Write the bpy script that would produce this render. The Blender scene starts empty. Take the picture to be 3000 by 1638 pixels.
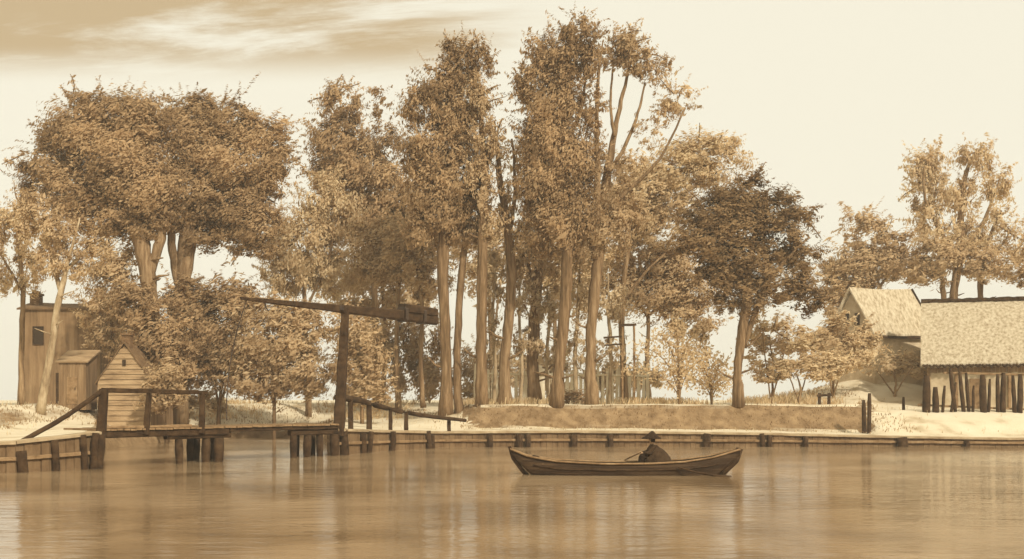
import bpy, bmesh, math, random
import numpy as np
from mathutils import Vector, Matrix

random.seed(7)
RNG = np.random.default_rng(7)
F = 3217.0          # focal length in photo pixels (3000 wide)
EYE = 2.6           # eye height above the water
HY = 1170.0         # photo row of the horizon
S = bpy.context.scene
COL = S.collection
PI = math.pi


def W(x, y, d):
    return Vector(((x - 1500.0) * d / F, d, EYE - (y - HY) * d / F))


def XY(x, d):
    return ((x - 1500.0) * d / F, d)


def px2m(p, d):
    return p * d / F


# ------------------------------------------------------------------ materials
def nodes(name):
    m = bpy.data.materials.new(name)
    m.use_nodes = True
    nt = m.node_tree
    nt.nodes.clear()
    return m, nt, nt.nodes, nt.links


def N(nt, kind, **kw):
    n = nt.nodes.new(kind)
    for k, v in kw.items():
        setattr(n, k, v)
    return n


def ramp(nt, stops):
    r = nt.nodes.new('ShaderNodeValToRGB')
    e = r.color_ramp.elements
    while len(e) > 1:
        e.remove(e[-1])
    e[0].position = stops[0][0]
    e[0].color = tuple(stops[0][1]) + (1,)
    for p, c in stops[1:]:
        q = e.new(p)
        q.color = tuple(c) + (1,)
    return r


def surf_mat(name, c0, c1, scale=(1, 1, 1), nscale=2.0, rough=0.85, bump=0.3, detail=6, c2=None, spec=0.2, fine=18.0):
    """two or three tone noise material, object space stretched by scale"""
    m, nt, nn, L = nodes(name)
    out = N(nt, 'ShaderNodeOutputMaterial')
    b = N(nt, 'ShaderNodeBsdfPrincipled')
    tc = N(nt, 'ShaderNodeTexCoord')
    mp = N(nt, 'ShaderNodeMapping')
    mp.inputs['Scale'].default_value = scale
    L.new(tc.outputs['Object'], mp.inputs['Vector'])
    n1 = N(nt, 'ShaderNodeTexNoise')
    n1.inputs['Scale'].default_value = nscale
    n1.inputs['Detail'].default_value = detail
    n1.inputs['Roughness'].default_value = 0.65
    L.new(mp.outputs['Vector'], n1.inputs['Vector'])
    stops = [(0.32, c0), (0.68, c1)] if c2 is None else [(0.28, c0), (0.5, c1), (0.72, c2)]
    r = ramp(nt, stops)
    L.new(n1.outputs['Fac'], r.inputs['Fac'])
    n2 = N(nt, 'ShaderNodeTexNoise')
    n2.inputs['Scale'].default_value = fine
    n2.inputs['Detail'].default_value = 3
    L.new(mp.outputs['Vector'], n2.inputs['Vector'])
    bp = N(nt, 'ShaderNodeBump')
    bp.inputs['Strength'].default_value = bump
    bp.inputs['Distance'].default_value = 0.05
    L.new(n2.outputs['Fac'], bp.inputs['Height'])
    L.new(bp.outputs['Normal'], b.inputs['Normal'])
    L.new(r.outputs['Color'], b.inputs['Base Color'])
    b.inputs['Roughness'].default_value = rough
    b.inputs['Specular IOR Level'].default_value = spec
    L.new(b.outputs['BSDF'], out.inputs['Surface'])
    return m


def leaf_mat(name, c0, c1, nscale=0.33, trans=0.46):
    m, nt, nn, L = nodes(name)
    out = N(nt, 'ShaderNodeOutputMaterial')
    tc = N(nt, 'ShaderNodeTexCoord')
    n1 = N(nt, 'ShaderNodeTexNoise')
    n1.inputs['Scale'].default_value = nscale
    n1.inputs['Detail'].default_value = 4
    L.new(tc.outputs['Object'], n1.inputs['Vector'])
    geo = N(nt, 'ShaderNodeNewGeometry')
    mx = N(nt, 'ShaderNodeMath', operation='MULTIPLY_ADD')
    L.new(geo.outputs['Random Per Island'], mx.inputs[0])
    mx.inputs[1].default_value = 0.36
    L.new(n1.outputs['Fac'], mx.inputs[2])
    r = ramp(nt, [(0.42, c0), (0.92, c1)])
    L.new(mx.outputs[0], r.inputs['Fac'])
    d = N(nt, 'ShaderNodeBsdfDiffuse')
    t = N(nt, 'ShaderNodeBsdfTranslucent')
    L.new(r.outputs['Color'], d.inputs['Color'])
    L.new(r.outputs['Color'], t.inputs['Color'])
    ms = N(nt, 'ShaderNodeMixShader')
    ms.inputs[0].default_value = trans
    L.new(d.outputs[0], ms.inputs[1])
    L.new(t.outputs[0], ms.inputs[2])
    L.new(ms.outputs[0], out.inputs['Surface'])
    return m


M = {}
M['wood_dark'] = surf_mat('wood_dark', (0.020, 0.010, 0.004), (0.058, 0.030, 0.012), (1, 1, 1), 2.4, 0.9, 0.6, c2=(0.10, 0.056, 0.024))
M['wood_mid'] = surf_mat('wood_mid', (0.13, 0.075, 0.032), (0.27, 0.165, 0.078), (1, 1, 1), 2.5, 0.85, 0.5, c2=(0.36, 0.24, 0.125))
M['wood_pale'] = surf_mat('wood_pale', (0.66, 0.55, 0.36), (0.86, 0.79, 0.60), (1, 1, 0.5), 2.5, 0.9, 0.4)
M['hull'] = surf_mat('hull', (0.016, 0.008, 0.003), (0.055, 0.029, 0.012), (0.25, 1, 5), 2.0, 0.75, 0.6, c2=(0.12, 0.07, 0.032))
M['clap'] = surf_mat('clap', (0.18, 0.112, 0.055), (0.36, 0.24, 0.128), (0.4, 1, 2), 2.0, 0.9, 0.5, c2=(0.48, 0.34, 0.19))
M['shade_plank'] = surf_mat('shade_plank', (0.13, 0.075, 0.034), (0.28, 0.172, 0.085), (1, 1, 0.35), 1.4, 0.88, 0.5, c2=(0.37, 0.25, 0.13))
M['quay_plank'] = surf_mat('quay_plank', (0.085, 0.047, 0.020), (0.19, 0.115, 0.055), (1, 1, 0.35), 1.4, 0.88, 0.5, c2=(0.27, 0.175, 0.088))
M['quay_top'] = surf_mat('quay_top', (0.28, 0.19, 0.10), (0.52, 0.40, 0.24), (1, 1, 1), 1.2, 0.9, 0.3)
M['bark_dark'] = surf_mat('bark_dark', (0.06, 0.032, 0.013), (0.20, 0.120, 0.056), (1.6, 1.6, 0.16), 3.4, 0.95, 1.0, c2=(0.38, 0.25, 0.135))
M['bark_mid'] = surf_mat('bark_mid', (0.09, 0.050, 0.022), (0.25, 0.155, 0.075), (1.6, 1.6, 0.16), 3.4, 0.95, 1.0, c2=(0.44, 0.30, 0.165))
M['bark_pale'] = surf_mat('bark_pale', (0.14, 0.085, 0.04), (0.40, 0.29, 0.165), (1, 1, 0.3), 2.6, 0.9, 0.8, c2=(0.62, 0.50, 0.32))
M['plaster'] = surf_mat('plaster', (0.42, 0.31, 0.18), (0.66, 0.54, 0.36), (1, 1, 1), 1.3, 0.95, 0.3)
M['plaster_brown'] = surf_mat('plaster_brown', (0.12, 0.070, 0.032), (0.25, 0.155, 0.077), (2.2, 2.2, 0.22), 1.1, 0.95, 0.5, c2=(0.36, 0.24, 0.125))
M['thatch_pale'] = surf_mat('thatch_pale', (0.26, 0.18, 0.095), (0.56, 0.455, 0.30), (5, 5, 0.35), 1.1, 0.95, 0.8, c2=(0.74, 0.65, 0.47))
M['roof_brown'] = surf_mat('roof_brown', (0.12, 0.07, 0.032), (0.24, 0.145, 0.07), (2, 2, 0.6), 2.0, 0.9, 0.6)
M['brick'] = surf_mat('brick', (0.12, 0.066, 0.03), (0.24, 0.14, 0.066), (1, 1, 3), 3.0, 0.9, 0.5)
M['iron'] = surf_mat('iron', (0.03, 0.016, 0.008), (0.07, 0.04, 0.02), (1, 1, 1), 6.0, 0.6, 0.3, spec=0.4)
M['hollow'] = surf_mat('hollow', (0.03, 0.017, 0.008), (0.055, 0.032, 0.015), (1, 1, 1), 3.0, 0.5, 0.1)
M['cloth'] = surf_mat('cloth', (0.030, 0.016, 0.007), (0.075, 0.042, 0.019), (1, 1, 1), 5.0, 0.95, 0.5)
M['felt'] = surf_mat('felt', (0.018, 0.009, 0.004), (0.045, 0.024, 0.010), (1, 1, 1), 6.0, 0.95, 0.4)
M['skin'] = surf_mat('skin', (0.42, 0.26, 0.14), (0.52, 0.34, 0.19), (1, 1, 1), 8.0, 0.6, 0.05)
M['stone'] = surf_mat('stone', (0.22, 0.145, 0.075), (0.40, 0.29, 0.17), (1, 1, 1), 3.0, 0.9, 0.4)
M['leaf_dark'] = leaf_mat('leaf_dark', (0.28, 0.172, 0.082), (0.66, 0.465, 0.255))
M['leaf_deep'] = leaf_mat('leaf_deep', (0.15, 0.086, 0.038), (0.50, 0.335, 0.170))
M['leaf_mid'] = leaf_mat('leaf_mid', (0.44, 0.292, 0.150), (0.76, 0.58, 0.345))
M['leaf_tan'] = leaf_mat('leaf_tan', (0.56, 0.395, 0.215), (0.82, 0.66, 0.41))
M['leaf_pale'] = leaf_mat('leaf_pale', (0.52, 0.375, 0.21), (0.80, 0.65, 0.42))
M['grass'] = leaf_mat('grass', (0.24, 0.148, 0.07), (0.52, 0.36, 0.20))
M['grass_pale'] = leaf_mat('grass_pale', (0.55, 0.42, 0.25), (0.82, 0.70, 0.48))


def ground_mat():
    m, nt, nn, L = nodes('sandy_ground')
    out = N(nt, 'ShaderNodeOutputMaterial')
    b = N(nt, 'ShaderNodeBsdfPrincipled')
    tc = N(nt, 'ShaderNodeTexCoord')
    geo = N(nt, 'ShaderNodeNewGeometry')
    sep = N(nt, 'ShaderNodeSeparateXYZ')
    L.new(geo.outputs['True Normal'], sep.inputs[0])
    n1 = N(nt, 'ShaderNodeTexNoise')
    n1.inputs['Scale'].default_value = 0.55
    n1.inputs['Detail'].default_value = 8
    L.new(tc.outputs['Object'], n1.inputs['Vector'])
    sand = ramp(nt, [(0.28, (0.40, 0.30, 0.17)), (0.44, (0.64, 0.54, 0.37)), (0.8, (0.72, 0.64, 0.47))])
    L.new(n1.outputs['Fac'], sand.inputs['Fac'])
    n2 = N(nt, 'ShaderNodeTexNoise')
    n2.inputs['Scale'].default_value = 1.6
    n2.inputs['Detail'].default_value = 6
    L.new(tc.outputs['Object'], n2.inputs['Vector'])
    turf = ramp(nt, [(0.3, (0.16, 0.096, 0.044)), (0.7, (0.33, 0.218, 0.112))])
    L.new(n2.outputs['Fac'], turf.inputs['Fac'])
    ad = N(nt, 'ShaderNodeMath', operation='MULTIPLY_ADD')
    L.new(n1.outputs['Fac'], ad.inputs[0])
    ad.inputs[1].default_value = 0.05
    L.new(sep.outputs['Z'], ad.inputs[2])
    mr = N(nt, 'ShaderNodeMapRange')
    mr.inputs['From Min'].default_value = 0.955
    mr.inputs['From Max'].default_value = 0.90
    L.new(ad.outputs[0], mr.inputs['Value'])
    mx = N(nt, 'ShaderNodeMix', data_type='RGBA')
    L.new(mr.outputs['Result'], mx.inputs['Factor'])
    L.new(sand.outputs['Color'], mx.inputs['A'])
    L.new(turf.outputs['Color'], mx.inputs['B'])
    L.new(mx.outputs['Result'], b.inputs['Base Color'])
    n3 = N(nt, 'ShaderNodeTexNoise')
    n3.inputs['Scale'].default_value = 9
    n3.inputs['Detail'].default_value = 5
    L.new(tc.outputs['Object'], n3.inputs['Vector'])
    bp = N(nt, 'ShaderNodeBump')
    bp.inputs['Strength'].default_value = 0.5
    bp.inputs['Distance'].default_value = 0.08
    L.new(n3.outputs['Fac'], bp.inputs['Height'])
    L.new(bp.outputs['Normal'], b.inputs['Normal'])
    b.inputs['Roughness'].default_value = 0.95
    b.inputs['Specular IOR Level'].default_value = 0.1
    L.new(b.outputs['BSDF'], out.inputs['Surface'])
    return m


def water_mat():
    m, nt, nn, L = nodes('brown_water')
    out = N(nt, 'ShaderNodeOutputMaterial')
    b = N(nt, 'ShaderNodeBsdfPrincipled')
    tc = N(nt, 'ShaderNodeTexCoord')
    n1 = N(nt, 'ShaderNodeTexNoise')
    n1.inputs['Scale'].default_value = 0.22
    n1.inputs['Detail'].default_value = 6
    n1.inputs['Distortion'].default_value = 0.6
    L.new(tc.outputs['Object'], n1.inputs['Vector'])
    r = ramp(nt, [(0.36, (0.20, 0.128, 0.064)), (0.5, (0.29, 0.193, 0.103)), (0.64, (0.37, 0.255, 0.143))])
    L.new(n1.outputs['Fac'], r.inputs['Fac'])
    L.new(r.outputs['Color'], b.inputs['Base Color'])
    mp = N(nt, 'ShaderNodeMapping')
    mp.inputs['Scale'].default_value = (0.55, 1.5, 1)
    L.new(tc.outputs['Object'], mp.inputs['Vector'])
    w1 = N(nt, 'ShaderNodeTexNoise')
    w1.inputs['Scale'].default_value = 1.6
    w1.inputs['Detail'].default_value = 4
    w1.inputs['Distortion'].default_value = 0.4
    L.new(mp.outputs['Vector'], w1.inputs['Vector'])
    bp = N(nt, 'ShaderNodeBump')
    bp.inputs['Strength'].default_value = 0.2
    bp.inputs['Distance'].default_value = 0.10
    L.new(w1.outputs['Fac'], bp.inputs['Height'])
    L.new(bp.outputs['Normal'], b.inputs['Normal'])
    rm = N(nt, 'ShaderNodeTexNoise')
    rm.inputs['Scale'].default_value = 0.09
    rm.inputs['Detail'].default_value = 3
    L.new(mp.outputs['Vector'], rm.inputs['Vector'])
    rr_ = N(nt, 'ShaderNodeMapRange')
    rr_.inputs['From Min'].default_value = 0.35
    rr_.inputs['From Max'].default_value = 0.65
    rr_.inputs['To Min'].default_value = 0.05
    rr_.inputs['To Max'].default_value = 0.17
    L.new(rm.outputs['Fac'], rr_.inputs['Value'])
    L.new(rr_.outputs['Result'], b.inputs['Roughness'])
    b.inputs['Specular IOR Level'].default_value = 0.33
    b.inputs['IOR'].default_value = 1.33
    L.new(b.outputs['BSDF'], out.inputs['Surface'])
    return m


M['ground'] = ground_mat()
M['water'] = water_mat()


# ------------------------------------------------------------------ helpers
class MB:
    """collects shapes in world coordinates, builds ONE mesh object"""

    def __init__(s):
        s.v, s.f = [], []

    def add(s, vs, fs):
        o = len(s.v)
        s.v += [tuple(v) for v in vs]
        s.f += [tuple(i + o for i in f) for f in fs]
        return s

    def hexa(s, c):
        return s.add(c, [(0, 3, 2, 1), (4, 5, 6, 7), (0, 1, 5, 4), (1, 2, 6, 5), (2, 3, 7, 6), (3, 0, 4, 7)])

    def box(s, x0, x1, y0, y1, z0, z1):
        return s.hexa([(x0, y0, z0), (x1, y0, z0), (x1, y1, z0), (x0, y1, z0), (x0, y0, z1), (x1, y0, z1), (x1, y1, z1), (x0, y1, z1)])

    def beam(s, p, q, w, h, w2=None, h2=None, seg=None, jit=0.012, up=(0, 0, 1), sag=0.0):
        """squared timber with chamfered corners and slightly uneven faces; w across, h along up"""
        p, q = Vector(p), Vector(q)
        w2 = w if w2 is None else w2
        h2 = h if h2 is None else h2
        d = (q - p)
        ln = d.length
        d = d.normalized()
        up = Vector(up)
        if abs(d.dot(up)) > 0.95:
            up = Vector((0, 1, 0))
        sd = d.cross(up).normalized()
        u = sd.cross(d).normalized()
        seg = seg or max(2, int(ln / 0.5))
        vs = []
        for i in range(seg + 1):
            t = i / seg
            c = p.lerp(q, t) - Vector((0, 0, sag * 4 * t * (1 - t)))
            a, b = (w + (w2 - w) * t) / 2, (h + (h2 - h) * t) / 2
            k = 0.72
            for (x, y) in ((1, -k), (1, k), (k, 1), (-k, 1), (-1, k), (-1, -k), (-k, -1), (k, -1)):
                jx, jy = random.uniform(-jit, jit), random.uniform(-jit, jit)
                vs.append(c + sd * (x * a + jx) + u * (y * b + jy))
        fs = []
        for i in range(seg):
            for j in range(8):
                a = i * 8 + j
                b = i * 8 + (j + 1) % 8
                fs.append((a, b, b + 8, a + 8))
        fs.append(tuple(range(7, -1, -1)))
        fs.append(tuple(seg * 8 + j for j in range(8)))
        return s.add(vs, fs)

    def tube(s, pts, rad, sides=8, jit=0.0, cap=True):
        pts = [Vector(p) for p in pts]
        n = len(pts)
        if not hasattr(rad, '__len__'):
            rad = [rad] * n
        vs = []
        ref = Vector((0.3, 1, 0.1)).normalized()
        for i in range(n):
            t = (pts[min(i + 1, n - 1)] - pts[max(i - 1, 0)])
            t = t.normalized() if t.length > 1e-9 else Vector((0, 0, 1))
            r_ = ref if abs(t.dot(ref)) < 0.95 else Vector((1, 0, 0))
            a = t.cross(r_).normalized()
            b = t.cross(a).normalized()
            for k in range(sides):
                th = 2 * PI * k / sides
                rr = rad[i] * (1 + random.uniform(-jit, jit))
                vs.append(pts[i] + a * (math.cos(th) * rr) + b * (math.sin(th) * rr))
        fs = []
        for i in range(n - 1):
            for k in range(sides):
                a = i * sides + k
                b = i * sides + (k + 1) % sides
                fs.append((a, b, b + sides, a + sides))
        if cap:
            fs.append(tuple(range(sides - 1, -1, -1)))
            fs.append(tuple((n - 1) * sides + k for k in range(sides)))
        return s.add(vs, fs)

    def slab(s, quad, th):
        """thick sheet: quad of 4 points, thickness downward along its normal"""
        q = [Vector(p) for p in quad]
        n = (q[1] - q[0]).cross(q[3] - q[0]).normalized() * th
        return s.hexa([p - n for p in q] + q)

    def build(s, name, mat, parent=None, org=None, smooth=False):
        org = Vector(org) if org is not None else Vector((0, 0, 0))
        me = bpy.data.meshes.new(name)
        me.from_pydata([tuple(Vector(v) - org) for v in s.v], [], s.f)
        me.update()
        if smooth:
            me.polygons.foreach_set('use_smooth', [True] * len(me.polygons))
        me.materials.append(mat)
        o = bpy.data.objects.new(name, me)
        COL.objects.link(o)
        if parent is not None:
            o.parent = parent
        else:
            o.location = org
        return o


def tag(o, label=None, cat=None, group=None, kind=None):
    if label:
        o['label'] = label
    if cat:
        o['category'] = cat
    if group:
        o['group'] = group
    if kind:
        o['kind'] = kind
    return o


def thing(name, label, cat, loc, group=None):
    o = bpy.data.objects.new(name, None)
    o.empty_display_size = 0.3
    o.location = loc
    COL.objects.link(o)
    return tag(o, label, cat, group)


def spline(pts, n=6):
    """Catmull-Rom through tuples of any length"""
    P = [np.array(p, float) for p in pts]
    P = [2 * P[0] - P[1]] + P + [2 * P[-1] - P[-2]]
    out = []
    for i in range(1, len(P) - 2):
        a, b, c, d = P[i - 1:i + 3]
        for k in range(n):
            t = k / n
            out.append(0.5 * ((2 * b) + (c - a) * t + (2 * a - 5 * b + 4 * c - d) * t * t + (3 * b - a - 3 * c + d) * t ** 3))
    out.append(P[-2])
    return out


# ------------------------------------------------------------------ terrain
SHORE = [(-2600, 33), (-700, 35), (45, 39), (287, 41.2), (300, 50), (325, 57), (445, 62.5), (600, 71), (800, 74), (900, 69), (960, 56), (985, 50.8),
         (1100, 54.5), (1300, 59.5), (1700, 60.2), (2200, 60.2), (2640, 60.4), (2950, 60.6), (4200, 61.5)]
SH = [XY(*p) for p in SHORE]
POLY = SH + [(400, 61.5), (400, -300), (-400, -300), (-400, 33)]


def sdist(X, Y):
    """signed distance: positive on land"""
    best = np.full(X.shape, 1e9)
    inside = np.zeros(X.shape, bool)
    n = len(POLY)
    for i in range(n):
        x0, y0 = POLY[i]
        x1, y1 = POLY[(i + 1) % n]
        dx, dy = x1 - x0, y1 - y0
        t = np.clip(((X - x0) * dx + (Y - y0) * dy) / (dx * dx + dy * dy), 0, 1)
        best = np.minimum(best, np.hypot(X - x0 - t * dx, Y - y0 - t * dy))
        if y0 != y1:
            c = ((y0 > Y) != (y1 > Y)) & (X < (x1 - x0) * (Y - y0) / (y1 - y0) + x0)
            inside ^= c
    return np.where(inside, -best, best)


def sstep(a, b, x):
    t = np.clip((x - a) / (b - a), 0, 1)
    return t * t * (3 - 2 * t)


def height(X, Y):
    X = np.asarray(X, float)
    Y = np.asarray(Y, float)
    d = sdist(X, Y)
    px = X * F / np.maximum(Y, 20) + 1500
    zq = np.interp(px, [-700, 45, 287, 330, 400, 900, 960, 985, 1100, 1300, 1700, 2200, 2640, 2950, 4200],
                   [0.95, 1.06, 1.33, 0.9, 0.5, 0.5, 1.0, 1.19, 1.02, .80, .82, .71, .515, .40, .38])
    s0 = np.interp(px, [287, 400, 900, 1000, 1340, 1400, 2520, 2570], [4.2, 0.4, 0.4, 3.5, 3.5, 5.6, 5.6, 2.2])
    s1 = np.interp(px, [287, 400, 900, 1000, 1340, 1400, 2520, 2570], [7.6, 8, 8, 13, 13, 8.0, 8.0, 9.0])
    top = np.interp(px, [2520, 2570], [2.28, 1.9])
    r = sstep(s0, s1, d)
    z = zq + (top - zq) * r
    z += 2.1 * np.exp(-((X - 27.5) / 6.0) ** 2 - ((Y - 81.5) / 5.5) ** 2) * sstep(8, 12, d)
    z += 0.4 * sstep(85, 130, Y) * (top < 2.2)
    z += (0.022 * np.sin(X * 0.9 + 1.3 * np.sin(Y * 0.5)) + 0.015 * np.sin(X * 2.3 + Y * 1.1)) * sstep(0.8, 4, d)
    soft = (px > 300) & (px < 965) & (Y > 52)
    soft |= (Y > 57) & (px < 970) & (px > 250)
    edge = np.where(soft, sstep(-0.6, 1.6, d), (d > 0.22).astype(float))
    z = -1.5 + (z + 1.5) * edge
    return z


def gz(x, y):
    return float(height(np.array([x]), np.array([y]))[0])


def axis(dense0, dense1, step, lo, hi):
    a = list(np.arange(dense0, dense1, step))
    s, v = step, dense1
    while v < hi:
        a.append(v)
        s *= 1.35
        v += s
    a.append(hi)
    s, v, b = step, dense0, []
    while v > lo:
        s *= 1.35
        v -= s
        b.append(max(v, lo))
    return np.array(sorted(set(b)) + a)


gx = axis(-46, 62, 0.38, -460, 460)
gy = axis(33, 96, 0.38, -60, 430)
GX, GY = np.meshgrid(gx, gy)
GZ = height(GX, GY)
nx, ny = len(gx), len(gy)
verts = np.stack([GX, GY, GZ], -1).reshape(-1, 3)
idx = np.arange(nx * ny).reshape(ny, nx)
quads = np.stack([idx[:-1, :-1], idx[:-1, 1:], idx[1:, 1:], idx[1:, :-1]], -1).reshape(-1, 4)


def fast_mesh(name, verts, quads, mat, smooth=False):
    me = bpy.data.meshes.new(name)
    me.vertices.add(len(verts))
    me.vertices.foreach_set('co', np.ascontiguousarray(verts, np.float32).ravel())
    k = quads.shape[1]
    me.loops.add(quads.size)
    me.loops.foreach_set('vertex_index', np.ascontiguousarray(quads, np.int32).ravel())
    me.polygons.add(len(quads))
    me.polygons.foreach_set('loop_start', np.arange(0, quads.size, k, dtype=np.int32))
    if smooth:
        me.polygons.foreach_set('use_smooth', np.ones(len(quads), bool))
    me.update(calc_edges=True)
    me.validate()
    me.materials.append(mat)
    return me


go = bpy.data.objects.new('ground', fast_mesh('ground', verts, quads, M['ground'], True))
COL.objects.link(go)
tag(go, 'pale sandy ground and brown turf banks around the canal', None, None, 'structure')
del go['label']
wv = np.array([(-460, -60, 0), (460, -60, 0), (460, 140, 0), (-460, 140, 0)], float)
wo = bpy.data.objects.new('water', fast_mesh('water', wv, np.array([[0, 1, 2, 3]]), M['water']))
COL.objects.link(wo)
tag(wo, kind='structure')


# ------------------------------------------------------------------ grass (stuff)
def grass_patch(name, label, mat, n, xr, yr, cond, hmin, hmax, wid):
    X = RNG.uniform(xr[0], xr[1], n * 6)
    Y = RNG.uniform(yr[0], yr[1], n * 6)
    Z = height(X, Y)
    e = 0.3
    sl = np.hypot((height(X + e, Y) - Z) / e, (height(X, Y + e) - Z) / e)
    k = cond(X, Y, Z, sl)
    X, Y, Z = X[k][:n], Y[k][:n], Z[k][:n]
    m = len(X)
    a = RNG.uniform(0, 2 * PI, m)
    h = RNG.uniform(hmin, hmax, m)
    w = RNG.uniform(wid * 0.6, wid * 1.3, m)
    lx, ly = RNG.normal(0, 0.35, m) * h, RNG.normal(0, 0.35, m) * h
    dx, dy = np.cos(a) * w, np.sin(a) * w
    v = np.stack([np.stack([X - dx, Y - dy, Z - 0.05], -1), np.stack([X + dx, Y + dy, Z - 0.05], -1),
                  np.stack([X + lx + dx * .5, Y + ly + dy * .5, Z + h], -1), np.stack([X + lx - dx * .5, Y + ly - dy * .5, Z + h], -1)], 1).reshape(-1, 3)
    o = bpy.data.objects.new(name, fast_mesh(name, v, np.arange(4 * m).reshape(-1, 4), mat))
    COL.objects.link(o)
    return tag(o, label, 'grass', None, 'stuff')


grass_patch('bank_grass', 'short brown grass growing over the sloping canal banks', M['grass'], 8000, (-30, 24), (42, 84),
            lambda X, Y, Z, s: (s > 0.22) & (s < 2.2) & (Z > 0.25), 0.05, 0.15, 0.03)
grass_patch('dry_grass', 'sparse pale dry grass on the sandy ground by the cottage', M['grass_pale'], 3500, (-30, 45), (42, 92),
            lambda X, Y, Z, s: (s <= 0.3) & (Z > 0.3) & (sdist(X, Y) > 3.5), 0.06, 0.24, 0.025)


grass_patch('undergrowth', 'ragged tan undergrowth around the feet of the trees on the bank', M['leaf_tan'], 6000, (-24, 22), (69.6, 84),
            lambda X, Y, Z, s: (Z > 1.2) & (np.sin(X * 1.7 + np.sin(Y * 1.3) * 2) + np.sin(X * .63 + 2) > .35), 0.12, 0.5, 0.035)
# ------------------------------------------------------------------ trees
def crown_mesh(name, blobs, d, mat, stroke, size, seed, k=1.0, extra=()):
    """blobs: (cx, cy, rx, ry, density[, depth offset]) in photo px at depth d. Leaf sized faces in clumps through the volume."""
    rng = np.random.default_rng(seed)
    P, Nn = [], []
    for bl in blobs:
        cx, cy, rx, ry, den = bl[:5]
        dd = d + (bl[5] if len(bl) > 5 else 0)
        c = np.array(W(cx, cy, dd))
        R = np.array([px2m(rx, dd), px2m(0.8 * min(rx, ry * 1.2), dd), px2m(ry, dd)])
        n = int(den * PI * rx * ry / (size * size * 0.5) * 4.0 * k)
        if n < 8:
            continue
        m = max(9, n // 190)
        dirs = rng.normal(size=(m, 3))
        dirs /= np.linalg.norm(dirs, axis=1)[:, None]
        rad = rng.uniform(0.25, 1.0, m) ** 0.5
        cc = dirs * rad[:, None]
        own = rng.integers(0, m, n)
        cs = rng.uniform(0.10, 0.31, m)
        off = rng.normal(size=(n, 3)) * cs[own][:, None] * 0.78
        u = cc[own] + off
        P.append(c + u * R)
        nn = u * 1.15 + rng.normal(size=(n, 3)) * 0.36 + np.array([0.05, -0.25, 0.25])
        Nn.append(nn / np.linalg.norm(nn, axis=1)[:, None])
    fr = np.radians(stroke)
    for bl in blobs:                     # feathery shoots past the edge of each mass
        cx, cy, rx, ry, den = bl[:5]
        dd = d + (bl[5] if len(bl) > 5 else 0)
        c = np.array(W(cx, cy, dd))
        R = np.array([px2m(rx, dd), px2m(0.8 * min(rx, ry * 1.2), dd), px2m(ry, dd)])
        ns = int(5 + (rx + ry) * .21 * (0.45 + 0.55 * min(den, 1)))
        for i in range(ns):
            a = rng.uniform(-0.5, PI + 0.5)
            e = rng.normal(0, .5)
            o_ = np.array([np.cos(a) * np.cos(e), np.sin(e), np.sin(a) * np.cos(e)])
            g = o_ + np.array([np.cos(fr) * np.sign(np.cos(a) + .2) * .6, 0, abs(np.sin(fr)) * .7 - .1]) * .9
            g /= np.linalg.norm(g)
            ln = px2m(rng.uniform(.35, .85) * min(rx, ry) + 12, dd)
            st = c + o_ * R * rng.uniform(.55, .9)
            kk = int(ln / px2m(size, dd) * 2.6) + 4
            f = np.linspace(0, 1, kk)[:, None]
            cv = rng.normal(0, .25, 3)
            q = st + g * ln * f + cv * ln * f * f + rng.normal(size=(kk, 3)) * px2m(size * .75, dd) * (1.15 - f)
            P.append(q)
            nn = np.tile(o_ * .9 + np.array([0.05, -.3, .3]), (kk, 1)) + rng.normal(size=(kk, 3)) * .4
            Nn.append(nn / np.linalg.norm(nn, axis=1)[:, None])
    if len(extra):
        ex = np.repeat(np.array([tuple(e) for e in extra]), 9, axis=0)
        ex = ex + rng.normal(size=ex.shape) * px2m(size * 1.1, d)
        P.append(ex)
        nn = rng.normal(size=ex.shape) * .5 + np.array([0.1, -.6, .4])
        Nn.append(nn / np.linalg.norm(nn, axis=1)[:, None])
    P = np.concatenate(P)
    Nn = np.concatenate(Nn)
    n = len(P)
    s = px2m(size, d) * np.exp(rng.normal(-0.06, 0.38, n))
    th = np.radians(stroke + rng.normal(0, 28, n))
    A = np.stack([np.cos(th), rng.normal(0, 0.45, n), np.sin(th)], -1)
    A -= Nn * (A * Nn).sum(1)[:, None]
    A /= np.linalg.norm(A, axis=1)[:, None] + 1e-9
    B = np.cross(Nn, A)
    L = (s * 0.95)[:, None]
    Wd = (s * 0.36)[:, None]
    bend = Nn * (s * 0.18)[:, None]
    v = np.stack([P - A * L - bend, P - B * Wd, P + A * L * rng.uniform(.7, 1.1, n)[:, None] - bend, P + B * Wd], 1).reshape(-1, 3)
    return v, np.arange(4 * n).reshape(-1, 4)


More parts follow.
